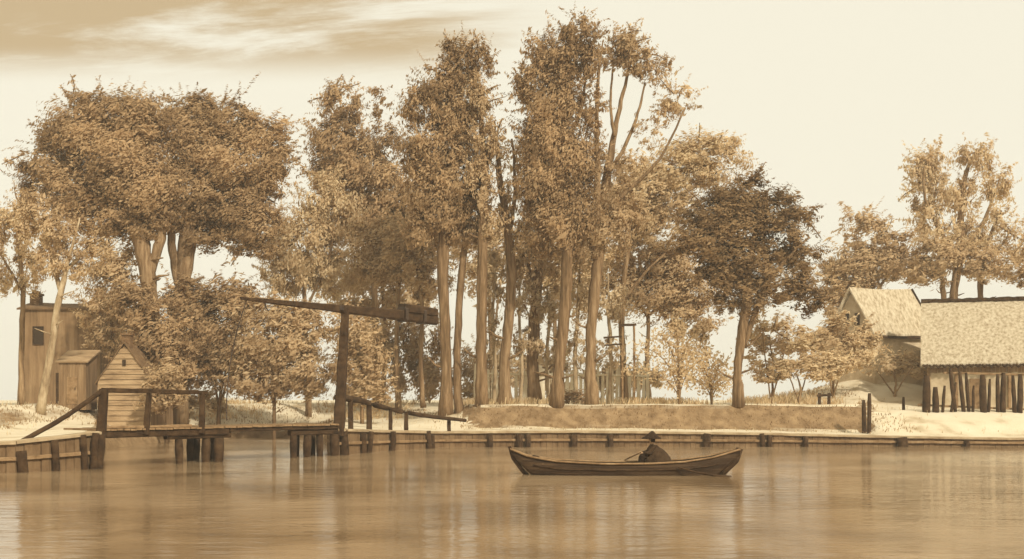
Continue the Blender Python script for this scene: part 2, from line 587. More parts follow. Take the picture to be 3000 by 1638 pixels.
def make_tree(name, label, cat, d, stems, blobs, leaf, bark, stroke=60, size=13, seed=1, twigs=0, group=None, twig_mat='bark_dark', twig_len=70, k=1.0, twig_w=2.2):
    """stems: list of polylines [(x, y, width_px), ...] from the ground up; the first starts at the root"""
    x0 = stems[0][0][0]
    X0 = (x0 - 1500) * d / F
    root = Vector((X0, d, gz(X0, d)))
    t = thing(name, label, cat, root, group)
    rnd = random.Random(seed)
    mb = MB()
    for si, st in enumerate(stems):
        pts = spline(st, 5)
        lean = rnd.uniform(-1.0, 1.0) if si else rnd.uniform(-0.4, 0.4)
        wp, rr = [], []
        nn = len(pts)
        for i, p in enumerate(pts):
            f = i / (nn - 1)
            q = W(p[0] + rnd.uniform(-1.5, 1.5), p[1], d)
            q.y += lean * f * 1.5
            if i == 0 and si == 0:
                q.z = root.z - 0.25
            wp.append(q)
            w = px2m(max(p[2], 1.5), d) / 2
            if si == 0:
                w *= 1 + 0.32 * max(0, 1 - f * 9)
            rr.append(w)
        mb.tube(wp, rr, 10 if si == 0 else 7, 0.11)
        if si == 0 and rr[0] > .25:
            for _ in range(rnd.randint(4, 7)):
                i = rnd.randint(3, max(4, int(nn * .75)))
                i = min(i, nn - 2)
                sg = rnd.choice((-1, 1))
                L_ = rnd.uniform(.25, 1.1)
                c0 = wp[i]
                r0 = rr[i] * rnd.uniform(.18, .32)
                mb.tube([c0, c0 + Vector((sg * (rr[i] + L_ * .4), rnd.uniform(-.5, .1), L_ * .25)), c0 + Vector((sg * (rr[i] + L_), rnd.uniform(-.7, .1), L_ * rnd.uniform(.3, .9)))], [r0, r0 * .75, r0 * .35], 6)
    mb.build('trunk', M[bark], t, root, True)
    tips = []
    if twigs and blobs:
        tb = MB()
        for i in range(twigs):
            bl = rnd.choice([q for q in blobs if q[4] >= .4] or blobs)
            cx, cy, rx, ry = bl[:4]
            a = math.radians(rnd.uniform(-40, 220))
            sx, sy = cx + math.cos(a) * rx * rnd.uniform(.25, .62), cy - math.sin(a) * ry * rnd.uniform(.25, .62)
            dr = math.radians(stroke + rnd.uniform(-45, 45)) if rnd.random() < .5 else a + rnd.uniform(-.6, .6)
            ln = twig_len * rnd.uniform(.5, 1.3)
            cur = rnd.uniform(-1.3, 1.3)
            pts, rad = [], []
            x, y = sx, sy
            m = 7
            dep = -px2m(min(rx, ry), d) * rnd.uniform(0.45, 0.8)
            for j in range(m):
                f = j / (m - 1)
                q = W(x, y, d)
                q.y += dep * (1 - 0.3 * f)
                pts.append(q)
                rad.append(px2m(twig_w * (1.15 - f * 0.7), d))
                dr += cur / m + rnd.uniform(-.22, .22)
                x += math.cos(dr) * ln / m
                y -= math.sin(dr) * ln / m
            tb.tube(pts, rad, 5)
            tips += pts[:6]
        tb.build('sprays', M[twig_mat], t, root, True)  # loose dark twigs, bare tubes apart from the trunk mesh
    if blobs:
        v, q = crown_mesh('crown', blobs, d, leaf, stroke, size, seed, k, tips)
        o = bpy.data.objects.new('crown', fast_mesh('crown', v - np.array(root), q, M[leaf]))
        COL.objects.link(o)
        o.parent = t
    return t



# ---- left side: two broad old trees
GA = 'broad dark trees behind the bridge'
make_tree('broad_tree', 'big broad dark tree on the left whose trunk leans right above the gabled hut', 'tree', 70,
          [[(462, 1185, 44), (452, 1000, 40), (440, 850, 44), (415, 720, 50), (385, 620, 40), (350, 520, 26)],
           [(435, 820, 26), (470, 700, 30), (490, 600, 24), (500, 500, 14)],
           [(400, 680, 26), (330, 620, 20), (240, 560, 14), (170, 500, 8)]],
          [(360, 340, 120, 68, 1.1), (230, 380, 110, 75, .95), (140, 470, 78, 78, .8), (200, 560, 120, 80, .9), (330, 470, 150, 100, 1.1), (400, 560, 140, 100, 1.15),
           (310, 640, 100, 70, 1.05), (400, 390, 90, 70, 1.1), (250, 300, 60, 30, .5), (120, 560, 60, 50, .6), (420, 650, 90, 55, 1.1)],
          'leaf_dark', 'bark_mid', 32, 5.2, 11, 46, GA, twig_len=75)
make_tree('broad_tree', 'big dark round-crowned tree with a straight double trunk right of the leaning one', 'tree', 73,
          [[(528, 1185, 40), (525, 1000, 38), (535, 860, 42), (545, 740, 50), (560, 640, 42), (590, 540, 26)],
           [(530, 880, 24), (512, 760, 26), (505, 650, 20), (520, 540, 12)],
           [(555, 700, 26), (620, 640, 20), (700, 590, 14), (770, 560, 8)]],
          [(560, 330, 85, 55, 1.15), (660, 360, 90, 65, 1.1), (770, 400, 75, 60, 1.05), (810, 470, 50, 60, 1.0), (560, 430, 110, 90, 1.15), (680, 480, 130, 90, 1.15),
           (760, 540, 90, 50, .9), (560, 570, 110, 80, 1.15), (680, 610, 120, 70, 1.1), (740, 660, 100, 65, 1.0), (620, 690, 90, 50, .9), (480, 640, 80, 60, 1.1), (740, 730, 60, 28, .5)],
          'leaf_dark', 'bark_mid', 32, 5.2, 12, 52, GA, twig_len=75)

GL = 'pale slender trees at the left edge'
make_tree('slender_tree', 'slender pale tree leaning right in front of the tall brown house', 'tree', 62,
          [[(118, 1195, 24), (150, 1040, 20), (172, 900, 20), (200, 780, 13), (222, 700, 8), (240, 640, 4)], [(180, 860, 14), (140, 760, 12), (120, 680, 8)], [(205, 780, 12), (260, 720, 9), (300, 690, 5)]],
          [(130, 690, 62, 90, .55), (150, 780, 54, 50, .3), (230, 790, 56, 44, .3), (270, 740, 46, 50, .35), (80, 620, 40, 70, .4), (200, 700, 40, 50, .35)],
          'leaf_mid', 'bark_pale', 65, 5.2, 13, 16, GL)
make_tree('slender_tree', 'thin tan leafy tree standing at the far left edge beside the leaning pale trunk', 'tree', 66,
          [[(62, 1190, 18), (66, 1000, 16), (72, 850, 14), (60, 700, 10), (50, 600, 6)], [(70, 860, 9), (20, 760, 7), (-20, 680, 4)]],
          [(55, 680, 55, 80, .45), (25, 790, 50, 70, .4), (95, 800, 45, 60, .4), (-40, 700, 60, 100, .5)],
          'leaf_tan', 'bark_mid', 70, 5.2, 14, 10, GL)
make_tree('small_tree', 'small tan bushy tree between the tall brown house and the gabled hut', 'tree', 71,
          [[(318, 1185, 14), (322, 1050, 12), (318, 900, 8)]],
          [(320, 830, 70, 80, .75), (290, 920, 50, 50, .6), (370, 890, 60, 60, .8), (330, 760, 60, 60, .6), (300, 1000, 36, 50, .5), (380, 980, 50, 60, .6)],
          'leaf_mid', 'bark_dark', 40, 5.2, 15, 12)

# ---- bushes behind the bridge
GB = 'bushes on the far bank behind the bridge'
bush_spec = [
    ('dark bush under the two broad trees right of the gabled hut', 69, 'leaf_dark', [(455, 1000, 90, 110, 1.0), (420, 1100, 70, 80, .9), (500, 1090, 80, 80, .9), (400, 900, 60, 70, .9)], 21),
    ('large dark rounded bush below the thin end of the balance beam', 73, 'leaf_dark', [(640, 950, 110, 110, 1.05), (590, 1060, 90, 90, .95), (680, 1060, 90, 90, .95), (560, 900, 80, 70, 1.0), (690, 880, 70, 50, .8)], 22),
    ('tan bush left of the tall bridge post with paler leaves', 71, 'leaf_mid', [(800, 1000, 110, 100, .85), (870, 1080, 100, 90, .8), (760, 1100, 100, 80, .8), (900, 980, 80, 80, .8), (830, 920, 90, 50, .7)], 23),
    ('low tan bush behind the right railing at the foot of the bridge', 69, 'leaf_mid', [(1060, 1060, 70, 110, .65), (1080, 1150, 70, 50, .6), (1020, 970, 50, 70, .6)], 24),
    ('small tan bush against the right wall of the gabled hut', 64.6, 'leaf_mid', [(488, 1120, 44, 60, .8), (476, 1170, 46, 36, .8)], 26),
    ('low pale bush by the water under the level bridge railing', 74.5, 'leaf_tan', [(480, 1180, 90, 40, .8), (580, 1190, 80, 36, .8), (400, 1180, 70, 40, .7)], 25),
]
for lab, d, lf, bl, sd in bush_spec:
    c = bl[0]
    make_tree('bush', lab, 'bush', d, [[(c[0], 1195, 10), (c[0] + 6, 1120, 9), (c[0] - 8, c[1], 6)], [(c[0], 1180, 7), (c[0] + 40, c[1] + 30, 5)], [(c[0], 1180, 7), (c[0] - 40, c[1] + 30, 5)]],
              bl, lf, 'bark_dark', 35, 6, sd, 14, GB, twig_len=60)

# ---- middle: loose trees and the tall grove
make_tree('loose_tree', 'loose tan tree with upright leaves rising above the balance beam', 'tree', 78,
          [[(905, 1185, 16), (900, 1040, 14), (895, 860, 12), (905, 700, 8)], [(900, 900, 9), (960, 780, 7), (990, 690, 4)]],
          [(900, 720, 110, 105, .85), (980, 640, 70, 80, .75), (860, 820, 80, 70, .75), (960, 800, 90, 60, .7), (940, 580, 60, 70, .7), (800, 780, 40, 70, .35)],
          'leaf_tan', 'bark_mid', 78, 5.2, 31, 24)
make_tree('round_tree', 'dark many-headed tree with its top left of the tall grove', 'tree', 82,
          [[(1105, 1185, 22), (1100, 1000, 20), (1095, 800, 18), (1070, 600, 14), (1020, 420, 8)], [(1098, 820, 12), (1160, 680, 10), (1200, 560, 6)]],
          [(1000, 320, 55, 80, .75), (985, 420, 75, 90, 1.0), (1050, 470, 80, 80, 1.0), (1100, 560, 110, 90, 1.1), (1010, 520, 80, 60, 1.0), (1060, 640, 110, 70, 1.0), (1130, 430, 50, 70, .6),
           (940, 500, 30, 60, .5), (1110, 300, 24, 50, .25), (1180, 660, 90, 90, 1.0)],
          'leaf_dark', 'bark_mid', 60, 5.2, 32, 34)
make_tree('loose_tree', 'tan drooping tree with bare slim stems left of the grove behind the beam', 'tree', 76,
          [[(1168, 1190, 16), (1160, 1050, 14), (1165, 900, 12), (1175, 750, 8)], [(1240, 1195, 18), (1232, 1060, 15), (1238, 920, 12), (1220, 760, 8)]],
          [(1130, 720, 90, 80, .8), (1210, 760, 90, 90, .8), (1120, 800, 70, 60, .7), (1260, 830, 60, 60, .5), (1060, 740, 50, 50, .4)],
          'leaf_mid', 'bark_mid', 40, 5.2, 33, 20)

GP = 'tall grove of slim trees on the bank'
make_tree('tall_tree', 'tall dark tree with thick trunk at the left end of the grove', 'tree', 69,
          [[(1306, 1215, 36), (1308, 1080, 32), (1302, 920, 32), (1298, 760, 34), (1312, 600, 32), (1330, 450, 26), (1345, 300, 16), (1350, 190, 8)],
           [(1345, 1222, 30), (1338, 1080, 24), (1342, 950, 22), (1355, 760, 20), (1385, 560, 16), (1400, 420, 9)],
           [(1308, 640, 18), (1260, 520, 14), (1215, 400, 8)], [(1330, 440, 12), (1300, 340, 9), (1280, 260, 5)]],
          [(1345, 190, 55, 80, 1.05), (1290, 250, 60, 70, 1.05), (1230, 330, 60, 60, .9), (1330, 340, 75, 90, 1.05), (1270, 430, 90, 80, 1.15), (1340, 520, 85, 100, 1.2), (1260, 560, 80, 90, 1.1),
           (1300, 650, 85, 80, 1.0), (1410, 190, 40, 60, .55), (1230, 690, 60, 60, .7), (1370, 640, 60, 90, .8), (1200, 480, 34, 40, .5)],
          'leaf_dark', 'bark_dark', 75, 5.2, 41, 40, GP)
make_tree('tall_tree', 'straight dark slim trunk with thin upper leaves, second from the left in the grove', 'tree', 68,
          [[(1412, 1185, 34), (1410, 1050, 32), (1412, 880, 32), (1415, 700, 30), (1418, 520, 24), (1412, 380, 16), (1405, 240, 8)],
           [(1416, 520, 12), (1450, 400, 9), (1470, 330, 5)]],
          [(1405, 300, 36, 80, .7), (1420, 430, 44, 70, .6), (1400, 560, 46, 80, .65), (1450, 400, 26, 50, .14), (1440, 660, 40, 60, .3)],
          'leaf_mid', 'bark_dark', 80, 5.2, 42, 22, GP)
make_tree('tall_tree', 'bent light brown trunk with sparse leaves in the gap of the grove', 'tree', 71,
          [[(1480, 1190, 38), (1478, 1080, 32), (1490, 940, 30), (1498, 820, 30), (1490, 690, 26), (1470, 560, 20), (1455, 440, 12), (1448, 360, 6)],
           [(1490, 700, 14), (1510, 560, 11), (1500, 420, 6)]],
          [(1468, 480, 22, 60, .14), (1498, 580, 26, 70, .15), (1450, 640, 36, 50, .25), (1510, 720, 34, 50, .2)],
          'leaf_tan', 'bark_mid', 80, 5.2, 43, 12, GP)
make_tree('tall_tree', 'wide light brown trunk left of the paling fence in the grove', 'tree', 75,
          [[(1568, 1180, 36), (1562, 1080, 36), (1564, 960, 34), (1575, 820, 30), (1590, 640, 24), (1600, 480, 14)], [(1570, 900, 16), (1545, 760, 12), (1540, 640, 7)]],
          [(1580, 640, 60, 110, .7), (1560, 780, 60, 90, .6), (1610, 780, 50, 90, .6), (1570, 480, 55, 90, .8)],
          'leaf_mid', 'bark_mid', 70, 5.2, 44, 16, GP)
make_tree('tall_tree', 'tallest dark tree of the grove, its crown reaching the top of the sky', 'tree', 68,
          [[(1632, 1180, 36), (1640, 1060, 32), (1655, 900, 34), (1662, 740, 34), (1660, 560, 32), (1650, 400, 26), (1655, 240, 18), (1670, 130, 9), (1680, 70, 4)],
           [(1660, 760, 20), (1625, 620, 17), (1600, 480, 12), (1585, 380, 7)], [(1655, 420, 14), (1700, 330, 11), (1715, 220, 7)], [(1650, 330, 11), (1600, 230, 8), (1580, 170, 5)]],
          [(1690, 108, 58, 60, 1.0), (1620, 180, 65, 70, .95), (1690, 190, 60, 70, .95), (1560, 250, 52, 70, .8), (1620, 300, 85, 90, 1.1), (1600, 420, 85, 100, 1.15), (1660, 480, 80, 110, 1.1),
           (1600, 560, 80, 100, 1.15), (1680, 620, 70, 90, .9), (1620, 680, 85, 80, .95), (1570, 150, 30, 50, .3), (1725, 300, 40, 70, .6), (1740, 410, 26, 60, .3)],
          'leaf_dark', 'bark_dark', 62, 5.2, 45, 44, GP)
make_tree('tall_tree', 'forked tree with bare upper limbs and a few tan tufts beside the tallest', 'tree', 69.5,
          [[(1735, 1182, 36), (1730, 1060, 30), (1738, 900, 32), (1752, 760, 34), (1765, 620, 34), (1782, 500, 26), (1800, 400, 18), (1822, 290, 12), (1850, 180, 7)],
           [(1742, 760, 26), (1748, 620, 24), (1750, 480, 18), (1745, 340, 12), (1752, 210, 8), (1764, 130, 4)],
           [(1780, 510, 14), (1830, 430, 11), (1870, 330, 8), (1890, 240, 5)], [(1762, 640, 14), (1840, 560, 12), (1930, 470, 8), (2000, 330, 5)], [(1800, 400, 10), (1790, 300, 8), (1800, 170, 5)]],
          [(1835, 140, 45, 60, .85), (1870, 180, 40, 55, .75), (1825, 200, 40, 34, .7), (1765, 170, 44, 26, .5), (1985, 300, 50, 42, .5), (1940, 340, 30, 30, .3), (1800, 560, 44, 60, .35),
           (1790, 680, 70, 80, .75), (1755, 500, 30, 70, .4), (1910, 230, 22, 60, .16), (1950, 220, 20, 70, .2), (1900, 400, 36, 40, .14), (1840, 500, 40, 50, .25), (1850, 630, 60, 50, .5), (1720, 730, 50, 70, .55)],
          'leaf_mid', 'bark_mid', 60, 5.2, 46, 26, GP, twig_len=60)
make_tree('loose_tree', 'pale loose tree sweeping to the right between the grove and the dark tree', 'tree', 77,
          [[(1830, 1180, 20), (1826, 1050, 18), (1822, 900, 18), (1835, 760, 15), (1880, 640, 11), (1960, 540, 7), (2050, 450, 4)], [(1826, 880, 10), (1890, 800, 8), (1950, 740, 5)]],
          [(2060, 450, 110, 50, .62), (1980, 500, 100, 55, .62), (1900, 550, 80, 60, .65), (1860, 640, 80, 60, .7), (1960, 590, 90, 40, .5), (2120, 420, 50, 24, .35), (1920, 690, 70, 40, .4),
           (1860, 500, 60, 50, .5), (2030, 520, 110, 50, .6), (2110, 470, 80, 40, .55), (1880, 600, 90, 70, .75), (1780, 600, 60, 70, .5), (1990, 640, 80, 40, .5)],
          'leaf_tan', 'bark_mid', 35, 5.2, 47, 22)
make_tree('round_tree', 'low round tan tree behind the gate posts right of the grove', 'tree', 80,
          [[(1900, 1180, 16), (1896, 1050, 14), (1900, 900, 10), (1890, 780, 6)], [(1898, 930, 8), (1960, 850, 6)], [(1898, 930, 8), (1830, 840, 6)]],
          [(1870, 760, 95, 70, .75), (1960, 790, 90, 75, .8), (1820, 850, 75, 75, .75), (1920, 870, 90, 70, .75), (2010, 870, 80, 70, .75), (2040, 950, 60, 50, .6), (1980, 930, 70, 60, .6)],
          'leaf_mid', 'bark_mid', 35, 5.2, 48, 22)

GW = 'tan trees standing further back behind the grove'
for lab, d, lf, st, bl, sd in [
    ('tan bushy tree far behind the counterweight of the balance beam', 88, 'leaf_tan', 45, [(1120, 760, 100, 100, .75), (1180, 880, 80, 80, .55), (1040, 850, 90, 80, .7), (1200, 720, 80, 100, .7), (1080, 960, 70, 70, .5)], 81),
    ('pale tree filling the gap between the two darkest trees of the grove', 90, 'leaf_tan', 30, [(1430, 700, 50, 90, .45), (1490, 760, 50, 80, .4), (1420, 820, 50, 70, .35), (1380, 740, 60, 90, .55)], 82),
    ('tan tree behind the paling fence with leaves hanging low between trunks', 92, 'leaf_tan', 35, [(1620, 800, 80, 90, .65), (1700, 820, 70, 90, .55), (1760, 760, 60, 80, .6), (1690, 720, 70, 70, .6)], 83),
    ('tan shrubby tree between the bridge post and the thick grove trunk', 84, 'leaf_mid', 60, [(1040, 1080, 60, 90, .75), (1110, 1060, 60, 90, .7), (1180, 1040, 55, 110, .55), (1250, 1010, 50, 120, .55), (1260, 1120, 60, 60, .6)], 84),
]:
    c = bl[0]
    make_tree('background_tree', lab, 'tree', d, [[(c[0], 1180, 16), (c[0] + 8, 1000, 13), (c[0] - 6, c[1], 8)], [(c[0] + 4, 1050, 8), (c[0] + 50, c[1] + 40, 5)]], bl, lf, 'bark_mid', st, 6, sd, 10, GW, twig_len=60)

GQ = 'pale bushes added to lighten the gaps behind the paling fence'  # added bushes; their cream leaves stand in for light behind the trunks
for lab, d, bl, sd in [
    ('added pale bush behind the fence at the left end of the grove', 85, [(1420, 1080, 70, 70, .55), (1380, 1120, 60, 50, .6), (1470, 1120, 50, 44, .5)], 101),
    ('added pale bush behind the middle of the fence', 86, [(1580, 1090, 70, 60, .55), (1540, 1120, 50, 44, .5), (1640, 1110, 60, 56, .55)], 102),
    ('added pale bush behind the right end of the fence by the gate frame', 85, [(1760, 1090, 70, 60, .5), (1820, 1110, 60, 50, .5), (1890, 1120, 60, 44, .45)], 103),
]:
    c = bl[0]
    make_tree('bush', lab, 'bush', d, [[(c[0], 1180, 8), (c[0] + 6, 1130, 7), (c[0] - 8, c[1], 4)], [(c[0], 1172, 5), (c[0] + 40, c[1] + 20, 4)], [(c[0], 1172, 5), (c[0] - 40, c[1] + 20, 4)]],
              bl, 'leaf_pale', 'bark_pale', 55, 6, sd, 8, GQ, twig_len=40, twig_mat='bark_mid')
GY = 'thin pale young trees among the grove'
for lab, d, st, bl, sd in [
    ('thin pale young tree between the second and third trunks of the grove', 73, [(1446, 1182, 12), (1450, 1060, 11), (1444, 920, 9), (1452, 800, 5)], [(1448, 900, 34, 60, .3), (1440, 1010, 30, 50, .22), (1452, 800, 34, 60, .35)], 91),
    ('thin pale young tree just right of the bent light brown trunk', 73.5, [(1524, 1182, 11), (1528, 1060, 10), (1520, 920, 8), (1526, 800, 5)], [(1524, 880, 32, 60, .35), (1528, 1010, 28, 50, .25)], 92),
    ('thin pale young tree between the tallest tree and the forked one', 72, [(1690, 1182, 14), (1686, 1060, 12), (1694, 920, 11), (1700, 760, 6)], [(1694, 880, 34, 80, .35), (1688, 1020, 30, 50, .25), (1700, 760, 40, 60, .4)], 93),
    ('thin pale young tree immediately left of the thin timber gate frame', 73, [(1786, 1180, 13), (1790, 1060, 11), (1784, 920, 9), (1780, 800, 5)], [(1786, 900, 40, 60, .4), (1792, 1030, 34, 50, .25)], 94),
    ('thin pale young tree between the wide brown trunk and the tallest tree', 74, [(1606, 1182, 12), (1602, 1060, 10), (1610, 940, 8), (1604, 840, 5)], [(1606, 920, 34, 70, .4), (1602, 1040, 30, 40, .25)], 95),
]:
    make_tree('young_tree', lab, 'tree', d, [st], bl, 'leaf_pale', 'bark_pale', 70, 6, sd, 5, GY, twig_len=40, twig_mat='bark_mid')

# ---- dark leaning tree on the bank with drooping sprays
make_tree('spreading_tree', 'very dark spreading tree on the bank with drooping sprays and forked trunk', 'tree', 68,
          [[(2163, 1158, 30), (2160, 1080, 26), (2172, 980, 30), (2186, 880, 28), (2192, 780, 22), (2210, 680, 16), (2235, 590, 9)],
           [(2178, 1020, 18), (2205, 930, 18), (2240, 840, 15), (2300, 760, 10), (2360, 700, 5)], [(2190, 840, 14), (2140, 740, 11), (2090, 660, 7)],
           [(2190, 800, 12), (2170, 680, 10), (2160, 590, 6)], [(2235, 850, 9), (2320, 830, 7), (2410, 870, 4)]],
          [(2160, 590, 85, 60, 1.15), (2090, 640, 85, 60, 1.1), (2180, 670, 95, 70, 1.2), (2070, 710, 80, 55, 1.05), (2160, 770, 100, 65, 1.2), (2100, 800, 60, 50, .85), (2260, 620, 70, 60, .8),
           (2280, 720, 80, 70, .8), (2330, 640, 60, 40, .5), (2290, 830, 85, 60, .85), (2200, 530, 40, 26, .6), (2350, 760, 60, 50, .55), (2200, 880, 60, 60, .75), (2370, 880, 45, 50, .55), (2010, 720, 40, 26, .6), (2120, 880, 36, 60, .5)],
          'leaf_deep', 'bark_dark', 12, 5.2, 51, 40, twig_len=90, twig_w=2.8)

# ---- right side trees
make_tree('round_tree', 'tan spreading tree directly behind the roof of the thatched cottage', 'tree', 90,
          [[(2570, 1120, 18), (2568, 980, 16), (2560, 850, 14), (2550, 740, 9)], [(2562, 860, 9), (2620, 780, 7), (2660, 720, 4)]],
          [(2550, 780, 100, 65, 1.0), (2470, 800, 60, 60, .9), (2640, 790, 70, 55, .85), (2550, 700, 55, 60, .75), (2490, 870, 70, 60, .9), (2640, 720, 55, 45, .5), (2440, 900, 40, 50, .7), (2500, 660, 30, 50, .2), (2530, 640, 22, 26, .35)],
          'leaf_mid', 'bark_mid', 25, 5.2, 52, 24)
make_tree('loose_tree', 'sparse pale feathery tree behind the barn ridge at the right edge', 'tree', 92,
          [[(2785, 1120, 22), (2790, 950, 22), (2800, 820, 24), (2815, 720, 24), (2818, 600, 19), (2835, 500, 12), (2866, 440, 5)],
           [(2806, 780, 20), (2750, 680, 14), (2700, 590, 9), (2690, 500, 5)], [(2815, 730, 16), (2872, 665, 12), (2905, 580, 8), (2925, 510, 4)]],
          [(2690, 540, 45, 80, .42), (2720, 640, 50, 60, .4), (2700, 480, 45, 40, .25), (2840, 470, 40, 40, .4), (2890, 470, 24, 60, .35), (2740, 700, 55, 44, .55), (2820, 620, 34, 80, .3), (2930, 560, 40, 80, .3), (2740, 480, 34, 60, .3), (2790, 560, 44, 60, .35), (2870, 560, 44, 60, .35), (2720, 560, 40, 60, .4), (2830, 700, 80, 50, .6)],
          'leaf_tan', 'bark_mid', 80, 5.2, 53, 22, twig_len=60)
make_tree('round_tree', 'low tan tree with two short trunks showing just above the barn ridge', 'tree', 86,
          [[(2770, 1120, 16), (2770, 960, 16), (2768, 860, 16), (2765, 780, 10)], [(2795, 1120, 14), (2792, 960, 14), (2790, 860, 14), (2800, 780, 9)]],
          [(2760, 760, 75, 60, .9), (2840, 770, 70, 50, .85), (2720, 810, 60, 34, .6), (2900, 800, 60, 34, .6), (2980, 790, 60, 50, .6)],
          'leaf_mid', 'bark_dark', 20, 5.2, 54, 14)
make_tree('slender_tree', 'slim dark trunk with thin leaves rising over the barn at the right edge', 'tree', 88,
          [[(2872, 1120, 16), (2872, 960, 16), (2868, 840, 16), (2878, 740, 12), (2925, 620, 6)]],
          [(2890, 740, 44, 40, .4), (2930, 660, 40, 60, .25), (2980, 720, 60, 60, .4)],
          'leaf_tan', 'bark_dark', 60, 5.2, 55, 10)

# ---- shrubs on the right
GS = 'low shrubs on the sandy rise'
shr = [
    ('wide low tan shrub on the sand right of the dark spreading tree', 71.5, 'leaf_tan', [(2340, 1090, 110, 40, .85), (2420, 1070, 80, 40, .8), (2260, 1100, 60, 26, .5)], 61),
    ('tan shrub against the gable wall of the thatched cottage', 76, 'leaf_tan', [(2440, 1000, 70, 70, .8), (2490, 1040, 80, 50, .85), (2390, 1020, 60, 50, .6), (2520, 1000, 40, 50, .5)], 62),
    ('small pale shrub below the eaves of the thatched cottage', 76.5, 'leaf_pale', [(2620, 1075, 80, 34, .6), (2690, 1085, 50, 30, .5)], 63),
    ('pale tan bush under the sprays of the dark spreading tree', 72, 'leaf_tan', [(2260, 980, 70, 50, .5), (2320, 1000, 60, 40, .45), (2230, 1050, 40, 40, .3)], 64),
]
for lab, d, lf, bl, sd in shr:
    c = bl[0]
    yb = HY + (EYE - gz((c[0] - 1500) * d / F, d)) * F / d
    make_tree('shrub', lab, 'shrub', d, [[(c[0], yb, 8), (c[0] + 5, (yb + c[1]) / 2, 6), (c[0] - 8, c[1], 3)], [(c[0], yb - 5, 5), (c[0] + 40, c[1], 3)], [(c[0], yb - 5, 5), (c[0] - 40, c[1], 3)]],
              bl, lf, 'bark_mid', 15, 6, sd, 8, GS, twig_len=50)


def arching(label, x, y, d, stems, seed, mat, group):
    rnd = random.Random(seed)
    X0 = (x - 1500) * d / F
    root = Vector((X0, d, gz(X0, d)))
    t = thing('arching_shrub', label, 'shrub', root, group)
    mb, lb = MB(), MB()
    for (dx, dy, w) in stems:
        pts = []
        dp = rnd.uniform(-0.6, 0.6)
        for j in range(8):
            f = j / 7
            q = W(x + dx * f ** 1.6, y - dy * math.sin(f * PI / 2), d)
            q.y += dp * f
            if j == 0:
                q.z = root.z - 0.1
            pts.append(q)
        mb.tube(pts, [px2m(w * .7 * (1.1 - .8 * j / 7), d) for j in range(8)], 6)
        for j in range(2, 8):
            for s in range(40):
                c = pts[j] + Vector((rnd.gauss(0, .32), rnd.gauss(0, .25), rnd.gauss(0, .3)))
                a = Vector((rnd.gauss(0, 1), rnd.gauss(0, .6), rnd.gauss(.6, .8))).normalized() * rnd.uniform(.14, .34)
                b = a.cross(Vector((rnd.gauss(0, .4), 1, rnd.gauss(0, .4)))).normalized() * rnd.uniform(.03, .07)
                lb.add([c, c + a * .5 + b, c + a, c + a * .5 - b], [(0, 1, 2, 3)])
    mb.build('stem', M['bark_mid'], t, root, True)
    lb.build('leaves', M[mat], t, root)


arching('pale arching shrub on the bank between the gate and the dark tree', 1990, 1170, 69.5, [(-110, 150, 4), (-60, 190, 4), (-14, 220, 5), (20, 150, 3), (50, 190, 4), (-150, 90, 3), (90, 120, 3)], 5, 'leaf_tan', 'arching shrubs on the bank')
arching('low arching shrub on the bank just left of the dark tree trunk', 2085, 1172, 70, [(-60, 130, 4), (-30, 160, 4), (-80, 70, 3), (30, 110, 3), (60, 60, 3)], 6, 'leaf_tan', 'arching shrubs on the bank')

# ------------------------------------------------------------------ bridge
A2, B2 = Vector(XY(287, 41.4)), Vector(XY(990, 50.6))
bd = (B2 - A2).normalized()                 # along the bridge
bn = Vector((-bd.y, bd.x))                  # to its far side
if bn.y < 0:
    bn = -bn


def onb(px, off=0.0):
    """XY on the bridge's front line (moved back by off) seen at photo column px"""
    a = A2 + bn * off
    k = (px - 1500.0) / F
    t = (k * a.y - a.x) / (bd.x - k * bd.y)
    return a + bd * t


def onbz(px, py, off=0.0):
    p = onb(px, off)
    return Vector((p.x, p.y, EYE - (py - HY) * p.y / F))


BR = thing('drawbridge', 'timber drawbridge over the canal with one tall post and a tilted balance beam', 'drawbridge', (A2.x, A2.y, 0))
bo = Vector((A2.x, A2.y, 0))
DZ = 1.47
WID = 2.5


def deck(p0, p1, z, name, mat):
    q0, q1 = onb(p0), onb(p1)
    ln = (q1 - q0).length
    n = int(ln / 0.27)
    mb = MB()
    for i in range(n):
        a = q0 + bd * (i * ln / n + 0.012)
        b = q0 + bd * ((i + 1) * ln / n - 0.012)
        zz = z + random.uniform(-.012, .012)
        e0, e1 = -0.06 + random.uniform(-.04, .03), WID + random.uniform(-.04, .05)
        c = [a + bn * e0, b + bn * e0, b + bn * e1, a + bn * e1]
        mb.hexa([(p.x, p.y, zz - 0.07) for p in c] + [(p.x, p.y, zz) for p in c])
    return mb.build(name, mat, BR, bo)


def along(p0, p1, z0, z1, off, w, h, mb, jit=0.012):
    a, b = onb(p0, off), onb(p1, off)
    mb.beam((a.x, a.y, z0), (b.x, b.y, z1), w, h, jit=jit)


d1 = deck(284, 655, DZ, 'fixed_span', M['wood_mid'])
d2 = deck(659, 992, DZ + 0.01, 'lifting_leaf', M['wood_mid'])
for off in (0.12, 1.25, 2.38):
    m_ = MB()
    along(284, 668, DZ - 0.21, DZ - 0.21, off, 0.2, 0.27, m_)
    m_.build('stringer', M['wood_dark'], d1, bo)
    m_ = MB()
    along(672, 990, DZ - 0.15, DZ - 0.15, off, 0.16, 0.16, m_)
    m_.build('stringer', M['wood_dark'], d2, bo)
# kerb board along the front edge
m_ = MB()
along(300, 560, DZ + 0.06, DZ + 0.06, 0.06, 0.12, 0.10, m_)
m_.build('kerb_board', M['wood_mid'], d1, bo)
